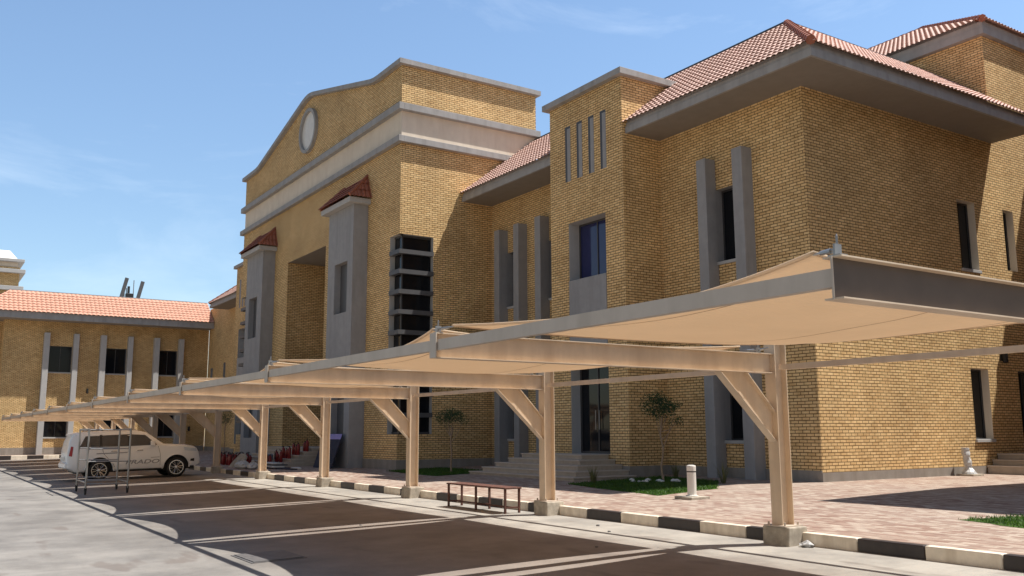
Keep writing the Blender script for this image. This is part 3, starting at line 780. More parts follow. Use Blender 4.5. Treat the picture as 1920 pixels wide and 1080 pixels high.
# ------------------------------------------------------------------ sport utility vehicle
def suv():
    root = empty('parked_car', (-38.62, 4.97, 0), 'white four-wheel drive estate parked nose-in under the carport', 'car')
    root.location.z = gz(6.4); root.rotation_euler = (.022, 0, 0)
    root.location.z = -.135
    YR, YFw, R0 = 1.12, 3.92, .38
    def ztop(y):
        P = [(0, 1.0), (.03, 1.22), (.09, 1.5), (.19, 1.72), (.42, 1.795), (1.0, 1.83), (1.8, 1.85), (2.5, 1.83), (2.78, 1.775), (3.05, 1.59), (3.4, 1.32), (3.55, 1.285), (3.9, 1.265), (4.3, 1.235), (4.58, 1.19), (4.74, 1.10), (4.83, .95), (4.87, .75)]
        for (a, za), (b, zb) in zip(P, P[1:]):
            if a <= y <= b: return za + (zb - za) * (y - a) / (b - a)
        return P[-1][1]
    def plan(y):
        w = .935
        if y < .5: w -= .10 * (1 - y / .5) ** 2
        if y > 4.0: w -= .26 * ((y - 4.0) / .87) ** 2.2
        return w
    BELT = 1.2
    def hw(y, z):
        w = plan(y)
        if z < .5: w -= .06 * (.5 - z) / .3
        w += .012 * math.sin(max(0, min(1, (z - .45) / .75)) * math.pi)
        if z > BELT: w -= .30 * (z - BELT) + .05 * max(0, (z - 1.65)) / .2
        elif z > 1.0: w -= .015 * (z - 1.0) / .2
        return w
    def zbot(y):
        z = .34
        if y < .25: z = .5 - .1 * y / .25
        if y > 4.55: z = .34 + .14 * (y - 4.55) / .32
        return z
    st = sorted({round(.02 + i * 4.85 / 70, 3) for i in range(71)} | {YR - .5, YR + .5, YFw - .5, YFw + .5, YR - .495, YR + .495, YFw - .495, YFw + .495})
    nz = 15; rows = []
    for y in st:
        zt, zb = ztop(y), zbot(y)
        for yc in (YR, YFw):
            d = abs(y - yc)
            if d < .5: zb = max(zb, R0 + math.sqrt(.25 - d * d))
        row = [(0, y, max(zb, .3))]
        row.append((hw(y, zb) - .12, y, zb))
        for i in range(nz + 1):
            z = zb + (zt - .09 - zb) * i / nz
            row.append((hw(y, z), y, z))
        e = hw(y, zt - .09)
        row += [(e - .025, y, zt - .035), (e - .09, y, zt - .006), (e * .55, y, zt + .006), (0, y, zt + .012)]
        rows.append(row)
    b = MB(); n = len(rows[0])
    for sgn in (1, -1):
        base = len(b.v)
        for r in rows: b.v += [(x * sgn, y, z) for x, y, z in r]
        for i in range(len(rows) - 1):
            for q in range(n - 1):
                b.f.append((base + i * n + q, base + i * n + q + 1, base + (i + 1) * n + q + 1, base + (i + 1) * n + q)); b.m.append(0)
        for i in (0, len(rows) - 1):
            b.f.append(tuple(base + i * n + q for q in range(n))); b.m.append(0)
    body = b.build('body', 'carpaint', root, smooth=True, merge=True)
    wl = MB()
    for yc in (YR, YFw): wl.box(-.78, .78, yc - .53, yc + .53, .32, .93)
    wl.box(-.86, .86, .3, 4.6, .3, .42); wl.build('underbody', 'black', root)
    def skin(poly_rows, name, mat, off=.007, parent=None, sides=(1, -1)):
        """patch laid on the flank: rows of (y, z)"""
        out = []
        for sgn in sides:
            m = MB()
            for r0, r1 in zip(poly_rows, poly_rows[1:]):
                for (a, b2, c, d) in zip(r0, r0[1:], r1[1:], r1):
                    m.poly([((hw(y, z) + off) * sgn, y, z) for y, z in (a, b2, c, d)])
            o = m.build(name, mat, parent or root, smooth=True, merge=True); out.append(o)
        return out
    def quadpatch(c, nu=6, nv=4):
        (a, b2, c2, d) = c
        L = lambda p, q, t: (p[0] + (q[0] - p[0]) * t, p[1] + (q[1] - p[1]) * t)
        return [[L(L(a, d, v / nv), L(b2, c2, v / nv), u / nu) for u in range(nu + 1)] for v in range(nv + 1)]
    skin(quadpatch(((.42, 1.27), (1.12, 1.25), (1.12, 1.67), (.62, 1.66))), 'side_window', 'car_glass')
    skin(quadpatch(((1.20, 1.25), (2.10, 1.25), (2.10, 1.70), (1.20, 1.68))), 'side_window', 'car_glass')
    skin(quadpatch(((2.18, 1.25), (3.18, 1.27), (2.74, 1.66), (2.18, 1.70))), 'side_window', 'car_glass')
    for yy in (1.16, 2.14): skin(quadpatch(((yy - .045, 1.25), (yy + .045, 1.25), (yy + .045, 1.70), (yy - .045, 1.70))), 'window_post', 'trim', .005)
    ws = MB(); ws.poly([(-.70, 3.37, 1.365), (.70, 3.37, 1.365), (.58, 2.86, 1.74), (-.58, 2.86, 1.74)]); ws.build('windscreen', 'car_glass', root)
    rw_ = MB(); rw_.poly([(-.66, .075, 1.30), (.66, .075, 1.30), (.58, .20, 1.66), (-.58, .20, 1.66)]); rw_.build('rear_window', 'car_glass', root)
    # door gaps, thin grey flank streak, sill step, handles
    gp = MB()
    for sgn in (1, -1):
        for pts in ([(2.14, 1.23), (2.14, .5)], [(3.22, 1.22), (3.3, .9), (3.3, .5)], [(1.2, 1.23), (1.25, 1.0), (1.6, .6), (1.66, .48)]):
            fine = []
            for (a, za), (b2, zb2) in zip(pts, pts[1:]):
                for t in range(7): fine.append((a + (b2 - a) * t / 7, za + (zb2 - za) * t / 7))
            fine.append(pts[-1]); gp.tube([((hw(y, z) + .001) * sgn, y, z) for y, z in fine], .006, 4)
    gp.build('door_gap', 'trim', root)
    skin(quadpatch(((1.0, .985), (2.1, 1.0), (2.1, 1.03), (1.0, 1.02)), 10, 1), 'flank_streak', 'decal', .012)
    for sgn in (1, -1):
        sd = MB(); sd.box(sgn * .80, sgn * .96, 1.72, 3.36, .33, .38); sd.build('running_board', 'trim', root, bevel=.01)
        for yy in (1.62, 2.55):
            hd = MB(); hd.tube([((hw(yy, 1.08) + .01) * sgn, yy - .1, 1.08), ((hw(yy, 1.08) + .035) * sgn, yy - .06, 1.085), ((hw(yy, 1.08) + .035) * sgn, yy + .06, 1.085), ((hw(yy, 1.08) + .01) * sgn, yy + .1, 1.08)], .016, 6)
            hd.build('door_handle', 'alloy', root)
        mr = MB(); xm = hw(3.1, 1.3) * sgn
        mr.hexa([(xm, 2.98, 1.24), (xm + sgn * .24, 2.88, 1.23), (xm + sgn * .24, 3.06, 1.24), (xm, 3.14, 1.24)], [(xm - sgn * .03, 2.98, 1.38), (xm + sgn * .22, 2.88, 1.45), (xm + sgn * .21, 3.04, 1.44), (xm - sgn * .03, 3.10, 1.39)])
        mr.build('mirror', 'carpaint', root, bevel=.025)
        rl = MB(); xr = hw(1.5, 1.74) * sgn - sgn * .07
        rl.tube([(xr, .7, 1.79), (xr, .8, 1.86), (xr, 1.6, 1.89), (xr, 2.4, 1.87), (xr, 2.55, 1.80)], .018, 6); rl.build('roof_rail', 'alloy', root)
        fl = MB()      # flared arch lips
        for yc in (YR, YFw):
            arc = [(yc + .5 * math.cos(t), R0 + .5 * math.sin(t)) for t in [math.pi * q / 16 for q in range(17)]]
            fl.tube([((hw(y, max(z, .4)) + .004) * sgn, y, z) for y, z in arc], .022, 6)
        fl.build('arch_lip', 'carpaint', root, smooth=True)
    skin(quadpatch(((.06, .95), (.17, .93), (.21, 1.28), (.13, 1.30)), 4, 4), 'tail_lamp', 'lamp_red', .012)
    skin(quadpatch(((4.22, 1.02), (4.72, .97), (4.68, 1.09), (4.18, 1.15)), 6, 3), 'headlight', 'lamp_clear', .012)
    skin(quadpatch(((4.45, .60), (4.62, .58), (4.62, .70), (4.47, .68)), 3, 2), 'fog_lamp', 'trim', .01)
    gr = MB()
    for i in range(5): gr.box(-.48 + i * .2, -.40 + i * .2, 4.80, 4.86, .72, 1.0)
    gr.box(-.55, .55, 4.78, 4.85, .68, 1.02); gr.build('grille', 'alloy_dark', root)
    sp = MB(); sp.hexa([(-.6, .12, 1.70), (.6, .12, 1.70), (.6, .5, 1.77), (-.6, .5, 1.77)], [(-.6, .12, 1.74), (.6, .12, 1.74), (.6, .5, 1.82), (-.6, .5, 1.82)]); sp.build('roof_spoiler', 'carpaint', root, bevel=.015)
    bu = MB(); bu.box(-.84, .84, -.06, .12, .48, .70); bu.build('rear_bumper', 'carpaint', root, bevel=.05)
    pl = MB(); pl.box(-.26, .26, -.075, -.058, .78, .9); pl.build('number_plate', 'plastic_white', root)
    # wheels
    for sgn in (1, -1):
        for yc in (YR, YFw):
            t = MB(); xo = sgn * .80
            t.lathe([(.27, -.115), (.335, -.125), (.368, -.10), (.38, -.06), (.38, .06), (.368, .10), (.335, .125), (.27, .115)], (xo, yc, R0), 32, 0, 'x', caps=False)
            wh = t.build('wheel', 'black', root, smooth=True)
            rm = MB(); rm.lathe([(.272, .118 * sgn), (.275, .10 * sgn), (.25, .02 * sgn), (.02, .02 * sgn)], (xo, yc, R0), 32, 0, 'x', caps=False); ro2 = rm.build('rim', 'alloy_dark'); ro2.parent = wh
            spk = MB()
            for q in range(6):
                for dd in (-.14, .14):
                    th = q * math.pi / 3 + dd; ct, s_ = math.cos(th), math.sin(th)
                    P0 = (xo + sgn * .075, yc + .05 * ct, R0 + .05 * s_); P1 = (xo + sgn * .105, yc + .262 * math.cos(q * math.pi / 3 + dd * 1.5), R0 + .262 * math.sin(q * math.pi / 3 + dd * 1.5))
                    spk.tube([P0, P1], .017, 5)
            spk.lathe([(.06, .06 * sgn), (.06, .10 * sgn), (.03, .11 * sgn)], (xo, yc, R0), 12, 0, 'x')
            spk.lathe([(.276, .112 * sgn), (.276, .122 * sgn), (.25, .122 * sgn), (.25, .112 * sgn)], (xo, yc, R0), 32, 0, 'x', caps=False)
            spk.build('spoke', 'alloy').parent = wh
    # lettering on the doors
    for txt, size, yy, zz, sx in (('PRADO', .21, 2.02, .575, 1.75),):
        cu = bpy.data.curves.new('lettering', 'FONT'); cu.body = txt; cu.size = size; cu.extrude = .001; cu.shear = .25; cu.offset = .004
        to = bpy.data.objects.new('lettering', cu)
        COL.objects.link(to); bpy.context.view_layer.update()
        me = bpy.data.meshes.new_from_object(to.evaluated_get(bpy.context.evaluated_depsgraph_get())); bpy.data.objects.remove(to)
        me.materials.clear(); me.materials.append(M['decal'])
        for v in me.vertices:
            y, z = yy + v.co.x * sx, zz + v.co.y
            v.co = (hw(y, z) + .006 + v.co.z, y, z)
        lo_ = bpy.data.objects.new('lettering', me); COL.objects.link(lo_); lo_.parent = root
    skin(quadpatch(((2.95, .78), (3.27, .79), (3.27, .81), (2.95, .80)), 4, 1), 'decal_line', 'decal', .006, sides=(1,))
    return root
suv()

# ------------------------------------------------------------------ rolling scaffold frame
A_, B_, C_, D_ = (-31.7, 4.49), (-29.75, 4.46), (-31.5, 5.62), (-29.6, 5.59)
rk = empty('scaffold_trolley', (-30.6, 5.0, gz(5)), 'grey tubular scaffold frame on castors standing before the white car', 'scaffold', world=True)
def zt_(h): return gz(5) + h
for q in (A_, B_, C_, D_):
    up = MB(); up.tube([(q[0], q[1], zt_(.17)), (q[0] + .03, q[1], zt_(1.92))], .028, 8); up.build('upright', 'zinc', rk)
for pq in ((A_, C_), (B_, D_)):
    m = MB()
    for h in (.30, .42, .95, 1.32, 1.88):
        m.tube([(pq[0][0], pq[0][1], zt_(h)), (pq[1][0], pq[1][1], zt_(h))], .018, 7)
    m.build('rung', 'zinc', rk)
for pq in ((A_, B_), (C_, D_)):
    m = MB()
    for h in (.34, 1.9): m.tube([(pq[0][0], pq[0][1], zt_(h)), (pq[1][0], pq[1][1], zt_(h))], .018, 7)
    m.build('rail', 'zinc', rk)
for q in (A_, B_, C_, D_):
    m = MB(); m.lathe([(.055, -.025), (.075, -.015), (.075, .015), (.055, .025)], (q[0], q[1], gz(q[1]) + .077), 14, 0, 'y'); m.box(q[0] - .02, q[0] + .02, q[1] - .035, q[1] + .035, gz(q[1]) + .1, gz(q[1]) + .2)
    m.build('castor', 'black', rk)

# ------------------------------------------------------------------ bench
bn = empty('metal_bench', (-17.1, 10.45, gz(10.45)), 'long low rusty steel bench frame standing before the kerb', 'bench', world=True)
z0 = gz(10.4)
s_ = MB(); s_.box(-18.38, -15.95, 10.24, 10.66, z0 + .485, z0 + .52); s_.build('seat', 'rust', bn, bevel=.006)
for xx in (-18.34, -17.15, -15.99):
    for yy in (10.28, 10.62):
        m = MB(); m.box(xx - .02, xx + .02, yy - .02, yy + .02, z0 - .005, z0 + .485); m.build('leg', 'rust', bn)
    m = MB(); m.box(xx - .015, xx + .015, 10.30, 10.60, z0 + .10, z0 + .13); m.build('stretcher', 'rust', bn)
m = MB(); m.box(-18.32, -16.01, 10.435, 10.465, z0 + .10, z0 + .131); m.build('stretcher', 'rust', bn)

# ------------------------------------------------------------------ bollard lights
def bollard(x, y, label, wrapped):
    r = empty('bollard_light', (x, y, pz(y)), label, 'bollard light')
    m = MB(); m.box(-.26, .26, -.26, .26, -.02, .055); m.build('base', 'concrete', r, bevel=.01)
    m = MB()
    if wrapped:
        prof = []
        for i in range(15):
            h = .06 + i * .052; prof.append((.105 + .010 * math.sin(i * 1.3) * (1 if i < 13 else .2) + .10 * max(0, 1 - i / 3), h))
        m.lathe(prof, (0, 0, 0), 14)
        m.v = [(v[0] - .12 * (v[2]) + RN.uniform(-.012, .012), v[1] + RN.uniform(-.012, .012), v[2]) for v in m.v]
        m.build('wrapped_post', 'plastic_bag', r, smooth=False)
    else:
        m.lathe([(.13, .056), (.13, .075), (.095, .085), (.095, .55)], (0, 0, 0), 20); m.build('post', 'plastic_white', r, smooth=False)
        m = MB(); m.lathe([(.096, .55), (.096, .575)], (0, 0, 0), 20); m.build('ring', 'trim', r)
        m = MB(); m.lathe([(.097, .575), (.099, .66), (.092, .69), (.05, .70)], (0, 0, 0), 20); m.build('lamp_head', 'plastic_white', r)
bollard(-14.31, 13.87, 'upright pale bollard light on a square slab beside the sunlit lawn edge', False)
bollard(-15.0, 25.4, 'crooked bollard light wrapped in white plastic near the lit end wall', True)

# ------------------------------------------------------------------ vegetation
def grass(name, poly, n, label_kind='stuff', hmax=.07):
    m = MB(); xs = [q[0] for q in poly]; ysq = [q[1] for q in poly]
    cxm, cym = sum(xs) / len(xs), sum(ysq) / len(ysq)
    def inside(x, y):
        c = False
        for i in range(len(poly)):
            x1, y1 = poly[i]; x2, y2 = poly[i - 1]
            if (y1 > y) != (y2 > y) and x < (x2 - x1) * (y - y1) / (y2 - y1) + x1: c = not c
        return c
    ed = []
    for i in range(len(poly)):
        a, b = poly[i], poly[(i + 1) % len(poly)]
        for t in range(8):
            x, y = a[0] + (b[0] - a[0]) * t / 8, a[1] + (b[1] - a[1]) * t / 8
            ed.append((x + RN.uniform(-.06, .06), y + RN.uniform(-.06, .06)))
    for i in range(len(ed)):
        a, b = ed[i], ed[(i + 1) % len(ed)]
        m.poly([(cxm, cym, pz(cym) + .03), (a[0], a[1], pz(a[1]) + .006), (b[0], b[1], pz(b[1]) + .006)])
    k_ = 0
    while k_ < n:
        x, y = RN.uniform(min(xs), max(xs)), RN.uniform(min(ysq), max(ysq))
        if not inside(x + RN.gauss(0, .04), y + RN.gauss(0, .04)): continue
        k_ += 1; z = pz(y) + .008; h = RN.uniform(.3, 1) * hmax; t = RN.uniform(0, 6.28); wd = .009
        lx, ly = RN.gauss(0, .03), RN.gauss(0, .03)
        m.poly([(x - wd * math.cos(t), y - wd * math.sin(t), z), (x + wd * math.cos(t), y + wd * math.sin(t), z), (x + lx, y + ly, z + h)])
    return tag(m.build(name, 'grass'), kind='stuff')
grass('grass', [(-19.9, 14.75), (-15.4, 13.9), (-15.9, 16.2), (-17.6, 18.0), (-20.3, 18.4)], 15000)
grass('grass', [(-8.5, 14.0), (-6.8, 13.4), (-2, 12.4), (-2, 17.6), (-5, 16.9), (-8.1, 15.1)], 15000)
grass('grass', [(-30.6, 14.6), (-26.3, 14.2), (-26.6, 15.6), (-27.4, 17.0), (-30.9, 17.0)], 9000)

def small_tree(x, y, label, h, crown, seed, lean=.0):
    rr = random.Random(seed); r = empty('young_tree', (x, y, pz(y)), label, 'tree', 'young trees before the building')
    m = MB(); pts = []; z = 0; px_, py_ = 0, 0
    for i in range(9):
        t = i / 8; pts.append((lean * t + .03 * math.sin(i * 1.3 + seed), .02 * math.cos(i * 1.7), h * t))
    m.tube(pts, [.035 - .02 * i / 8 for i in range(9)], 7)
    for (cx_, cy_, cz_, rx, rz, n) in crown:
        i0 = rr.randint(4, 6); a = Vector(pts[i0]); b = Vector((cx_, cy_, cz_)); mid = (a + b) / 2 + Vector((0, 0, -.08))
        m.tube([a, mid, b], [.016, .011, .005], 5)
    m.build('trunk', 'bark', r, smooth=True)
    lf = MB()
    for (cx_, cy_, cz_, rx, rz, n) in crown:
        for q in range(int(n * .8)):
            while True:
                a = Vector((rr.uniform(-1, 1), rr.uniform(-1, 1), rr.uniform(-1, 1)))
                if a.length < 1 and (a.length > .35 or rr.random() < .3): break
            c = Vector((cx_ + a.x * rx * 1.12, cy_ + a.y * rx * 1.12, cz_ + a.z * rz * 1.12)) + Vector((rr.gauss(0, .03), rr.gauss(0, .03), rr.gauss(0, .03)))
            d = Vector((rr.gauss(0, 1), rr.gauss(0, 1), rr.gauss(0, .6))).normalized(); e = d.cross(Vector((rr.gauss(0, 1), rr.gauss(0, 1), rr.gauss(0, 1)))).normalized()
            L, w_ = rr.uniform(.04, .085), rr.uniform(.010, .019)
            lf.poly([c - d * L / 2, c + e * w_, c + d * L / 2, c - e * w_])
    lf.build('crown', 'leaf', r)
small_tree(-18.96, 17.31, 'young tree with a lopsided dark crown on the lawn right of the stone steps', 1.75,
           [(-.28, 0, 2.05, .36, .30, 900), (.02, .1, 2.0, .30, .26, 600), (.34, -.05, 1.95, .22, .18, 300), (.62, 0, 2.02, .16, .10, 120), (.45, .1, 1.6, .22, .16, 130), (.65, .05, 1.62, .12, .08, 40), (-.1, 0, 2.25, .25, .18, 300), (-.05, 0, 1.72, .2, .12, 90)], 3)
small_tree(-27.87, 15.71, 'young tree with a flat dark crown on the shaded lawn left of the stone steps', 1.6,
           [(-.25, 0, 1.92, .45, .18, 700), (.25, 0, 1.9, .35, .18, 500), (-.6, 0, 1.8, .25, .12, 160), (.65, .1, 1.75, .22, .12, 120), (0, 0, 2.05, .3, .14, 350), (-.4, .1, 1.65, .2, .1, 60)], 5)
small_tree(-57.0, 16.2, 'slender dark young tree far left before the distant tower door', 1.9,
           [(0, 0, 2.6, .5, .6, 900), (.2, 0, 2.3, .4, .45, 500), (-.3, 0, 2.2, .35, .35, 350)], 8)

def tuft(x, y, label, h, n, seed):
    rr = random.Random(seed); m = MB()
    for q in range(n):
        t = rr.uniform(0, 6.28); L = h * rr.uniform(.5, 1); o = rr.uniform(.0, .06); sp = rr.uniform(.1, .5) * h
        a = Vector((o * math.cos(t), o * math.sin(t), 0)); b = a + Vector((sp * .4 * math.cos(t), sp * .4 * math.sin(t), L * .6)); c = a + Vector((sp * math.cos(t), sp * math.sin(t), L))
        e = Vector((-math.sin(t), math.cos(t), 0)) * .008
        m.poly([a - e, a + e, b + e * .8, b - e * .8]); m.poly([b - e * .8, b + e * .8, c])
    o = m.build('ornamental_grass', 'tuft'); o.location = (x, y, pz(y)); return tag(o, label, 'plant', 'grass tufts on the lawns')
tuft(-19.6, 15.4, 'thin grass tuft at the foot of the stone steps corner', .55, 45, 1)
tuft(-19.4, 18.2, 'grass tuft just behind and left of the lopsided young tree', .5, 45, 2)
tuft(-17.0, 17.6, 'tall sparse grass tuft between the lawn tree and the grey fins', .6, 40, 3)
for i in range(12):
    a = RN.uniform(0, 6.28); d = RN.uniform(.15, .75); x, y = -18.7 + d * math.cos(a) * 1.1, 16.7 + d * math.sin(a) * .6; r = RN.uniform(.05, .1)
    m = MB(); m.lathe([(r * .5, 0), (r, r * .35), (r * .85, r * .7), (r * .3, r * .95)], (0, 0, 0), 7)
    m.v = [(v[0] * RN.uniform(.8, 1.2), v[1] * RN.uniform(.8, 1.2), v[2] * RN.uniform(.85, 1.1)) for v in m.v]
    o = m.build('white_stone', 'stone_white'); o.location = (x, y, pz(y) + .01)
    tag(o, 'small white stone lying on the lawn round the lopsided young tree', 'stone', 'white stones on the lawn')

# ------------------------------------------------------------------ fire extinguishers
def extinguisher(name='fire_extinguisher'):
    r = empty(name, (0, 0, 0), 'x', 'fire extinguisher', 'red fire extinguishers waiting by the portico')
    m = MB(); m.lathe([(.07, 0), (.085, .02), (.085, .46), (.07, .53), (.035, .57), (.03, .60)], (0, 0, 0), 14); m.build('cylinder', 'red', r, smooth=True)
    m = MB(); m.box(-.02, .02, -.025, .025, .60, .65); m.tube([(0, .02, .65), (0, .12, .69)], .012, 5); m.tube([(0, .02, .63), (0, .13, .64)], .012, 5)
    m.tube([(.03, 0, .62), (.10, 0, .55), (.105, 0, .3), (.10, 0, .15)], .013, 6); m.build('valve', 'black', r)
    return r
EXT = []
for i in range(13): EXT.append((-45.9 + i * .32 + RN.uniform(-.05, .05), 12.75 + RN.uniform(-.2, .2), 0))
for i in range(9): EXT.append((-44.2 + i * .30, 12.25 + RN.uniform(-.12, .12), 0))
for i in range(6): EXT.append((-43.6 + i * .28, 13.15 + RN.uniform(-.06, .06), 0))
for i in range(4): EXT.append((-39.5 + i * .26 + RN.uniform(-.04, .04), 13.0 + RN.uniform(-.05, .05), 0))
for i, (sx, n) in enumerate(((-38.75, 3), (-38.5, 3), (-38.25, 3), (-38.05, 2))):
    for q in range(n): EXT.append((sx + RN.uniform(-.2, .1) - q * .3, 13.45 + i * .3, 1 + i))
e0 = extinguisher()
for i, (x, y, lvl) in enumerate(EXT):
    o = e0 if i == 0 else copy_tree(e0)
    z = pz(y) if lvl == 0 else .24 + .15 * lvl
    o.location = (x, y, z); o.rotation_euler = (0, 0, RN.uniform(0, 6.28)); o.scale = (.85, .85, .80 if i % 3 else .66)
    o['label'] = ('red fire extinguisher standing in the crowd on the paving left of the steps' if lvl == 0 else 'red fire extinguisher standing on the portico steps')
    o['group'] = 'extinguishers on the paving' if lvl == 0 else 'extinguishers on the portico steps'

# ------------------------------------------------------------------ builders' leftovers by the portico
def bag(x, y, r, label, seed):
    rr = random.Random(seed); m = MB(); m.lathe([(r * .6, 0), (r, r * .3), (r * .95, r * .75), (r * .55, r * 1.15), (r * .18, r * 1.3), (r * .28, r * 1.5)], (0, 0, 0), 12)
    m.v = [(v[0] * rr.uniform(.75, 1.2), v[1] * rr.uniform(.75, 1.2), v[2] * rr.uniform(.85, 1.12)) for v in m.v]
    o = m.build('rubbish_bag', 'plastic_bag', bevel=0); o.location = (x, y, pz(y) + .0); tag(o, label, 'bag', 'white bags by the kerb'); return o
bag(-37.2, 11.75, .22, 'crumpled white bag nearest the carport column', 1)
bag(-38.0, 11.6, .26, 'white bag between the other crumpled bags on the kerb edge', 2)
bag(-38.9, 11.7, .2, 'small white bag lying leftmost of the bags by the kerb', 3)
def board(name, x0, x1, y0, y1, z, t, mat, label, rz=0, tilt=0):
    m = MB(); m.box(x0, x1, y0, y1, 0, t); o = m.build(name, mat, bevel=.004); o.location = (0, 0, z)
    o.data.transform(Matrix.Translation((-(x0 + x1) / 2, -(y0 + y1) / 2, 0))); o.location = ((x0 + x1) / 2, (y0 + y1) / 2, z); o.rotation_euler = (tilt, 0, rz)
    return tag(o, label, 'board', 'boards piled before the portico steps')
zz = pz(12.6)
board('timber_board', -38.6, -36.2, 12.3, 12.9, zz + .001, .05, 'navy', 'dark board at the bottom of the pile before the portico', .05)
board('timber_board', -38.5, -36.3, 12.35, 12.85, zz + .06, .05, 'white_board', 'white board in the middle of the pile before the portico', -.08)
board('timber_board', -38.9, -36.6, 12.4, 12.9, zz + .12, .05, 'louvre', 'grey board above the white one in the pile', .1)
board('timber_board', -38.7, -36.9, 12.45, 12.9, zz + .18, .04, 'white_board', 'topmost white board of the pile before the portico', -.03)
board('timber_board', -36.3, -35.2, 12.9, 13.2, pz(13), .06, 'white_board', 'short white board lying apart right of the pile', -.25)
board('timber_board', -36.6, -35.0, 12.5, 12.75, pz(12.6), .05, 'navy', 'short dark board lying right of the pile', .12)
ct = MB(); ct.hexa([(-40.2, 13.0, 0), (-39.7, 13.0, 0), (-39.7, 13.4, 0), (-40.2, 13.4, 0)], [(-40.25, 12.97, .5), (-39.65, 12.97, .5), (-39.65, 13.43, .5), (-40.25, 13.43, .5)])
o = ct.build('plastic_crate', 'grey_bin', bevel=.02); o.data.transform(Matrix.Translation((39.95, -13.2, 0))); o.location = (-39.95, 13.2, pz(13.2)); tag(o, 'grey plastic tub among the red extinguishers', 'tub')
sl = MB(); sl.poly([(0, 0, 0), (1.5, 0, 0), (1.5, 0, .5), (1.2, 0, .62), (.75, 0, .6), (.25, 0, .25)]); sl.v += [(v[0], .06, v[2]) for v in sl.v]
sl.f.append((11, 10, 9, 8, 7, 6)); sl.m.append(0)
for i in range(6): sl.f.append((i, (i + 1) % 6, 6 + (i + 1) % 6, 6 + i)); sl.m.append(0)
o = sl.build('broken_slab', 'concrete'); o.location = (-40.6, 11.75, pz(11.75)); o.rotation_euler = (-.35, 0, .1); tag(o, 'broken concrete slab propped up before the extinguishers', 'slab')
lp = empty('leaning_panel', (-35.4, 14.0, pz(14)), 'dark board with a purple top edge leaning against the right pillar', 'panel')
m = MB(); m.box(-.95, .95, -.02, .02, 0, 1.42); pb = m.build('board', 'navy', lp); pb.rotation_euler = (-.33, 0, 0)
m = MB(); m.box(-.95, .95, -.024, -.021, 1.2, 1.42); m.build('film_edge', 'purple').parent = pb
m = MB()
for d in (0, .12): m.poly([(-.6 + d, -.024, .75), (-.54 + d, -.024, .75), (.42 + d, -.024, .1), (.36 + d, -.024, .1)])
m.build('stripe', 'white_board').parent = pb

# ------------------------------------------------------------------ odds and ends
def wall_lamp(loc, face, label):
    r = empty('wall_lamp', loc, label, 'lamp'); r.rotation_euler = (0, 0, face)
    m = MB(); m.box(.0, .04, -.06, .06, -.1, .1); m.build('bracket', 'trim', r)
    m = MB(); m.lathe([(.05, -.17), (.075, -.15), (.075, .17), (.05, .19)], (.13, 0, 0), 14); m.build('shade', 'black', r)
wall_lamp((XC, 28.25, 3.85), 0, 'black cylinder lamp on the end wall above the three steps')
wall_lamp((LX, 10.75, 4.75), 0, 'black cylinder lamp high on the far left wall between two grey fins')
wall_lamp((LX, 18.2, 1.98), 0, 'black cylinder lamp low on the far left wall behind the carport')
an = empty('rooftop_aerial', (-80, 14.3, 11.99), 'grey aerial panels and dark box on the roof of the left block', 'aerial')
for yy, hh in ((-.75, 2.5), (.55, 2.3)):
    m = MB(); m.box(-.09, .09, -.14, .14, .1, hh); o = m.build('panel', 'louvre', an); o.location = (0, yy, 0); o.rotation_euler = (-.22, 0, 0)
m = MB()
for yy, hh in ((-.35, 1.9), (-.2, 1.6), (.35, 2.3)): m.tube([(0, yy, 0), (0, yy, hh)], .035, 6)
m.build('pole', 'zinc', an)
m = MB(); m.box(-.2, .2, -.25, .35, 0, 1.15); m.build('equipment_box', 'trim', an, bevel=.03)
m = MB(); m.box(-.1, .1, -.12, .05, 1.15, 1.75); m.build('equipment_head', 'trim', an)
mh = empty('manhole_cover', (-13.35, 4.5, gz(4.5)), 'dark square iron manhole cover in the shaded tarmac', 'manhole cover')
m = MB(); m.box(-.5, .5, -.4, .4, -.02, .008); m.build('frame', 'iron', mh)
m = MB(); m.box(-.46, .46, -.36, .36, -.02, .018); m.build('lid', 'iron', mh)
mh.rotation_euler = (.022, 0, 0)
pbm = MB(); pbm.lathe([(.06, 0), (.10, .02), (.09, .05), (.06, .075), (.02, .085)], (0, 0, 0), 9); pbm.v = [(v[0] * RN.uniform(.6, 1.5), v[1] * RN.uniform(.6, 1.3), v[2] * RN.uniform(.7, 1.2)) for v in pbm.v]
o = pbm.build('plastic_bag', 'plastic_bag'); o.location = (-8.88, 10.82, 0); tag(o, 'crumpled pale plastic bag beside the nearest visible column footing', 'bag')
for i, (x, y, s) in enumerate(((-10.9, 8.6, .028), (-16.2, 7.2, .025), (-13.0, 10.3, .035), (-12.2, 9.9, .03))):
    m = MB(); m.lathe([(s * .5, -.01), (s, s * .3), (s * .6, s * .7)], (0, 0, 0), 6); m.v = [(v[0] * RN.uniform(.7, 1.3), v[1] * RN.uniform(.7, 1.3), v[2]) for v in m.v]
    o = m.build('pebble', 'iron'); o.location = (x, y, gz(y)); tag(o, 'small dark pebble lying loose on the tarmac', 'pebble', 'loose pebbles on the lot')

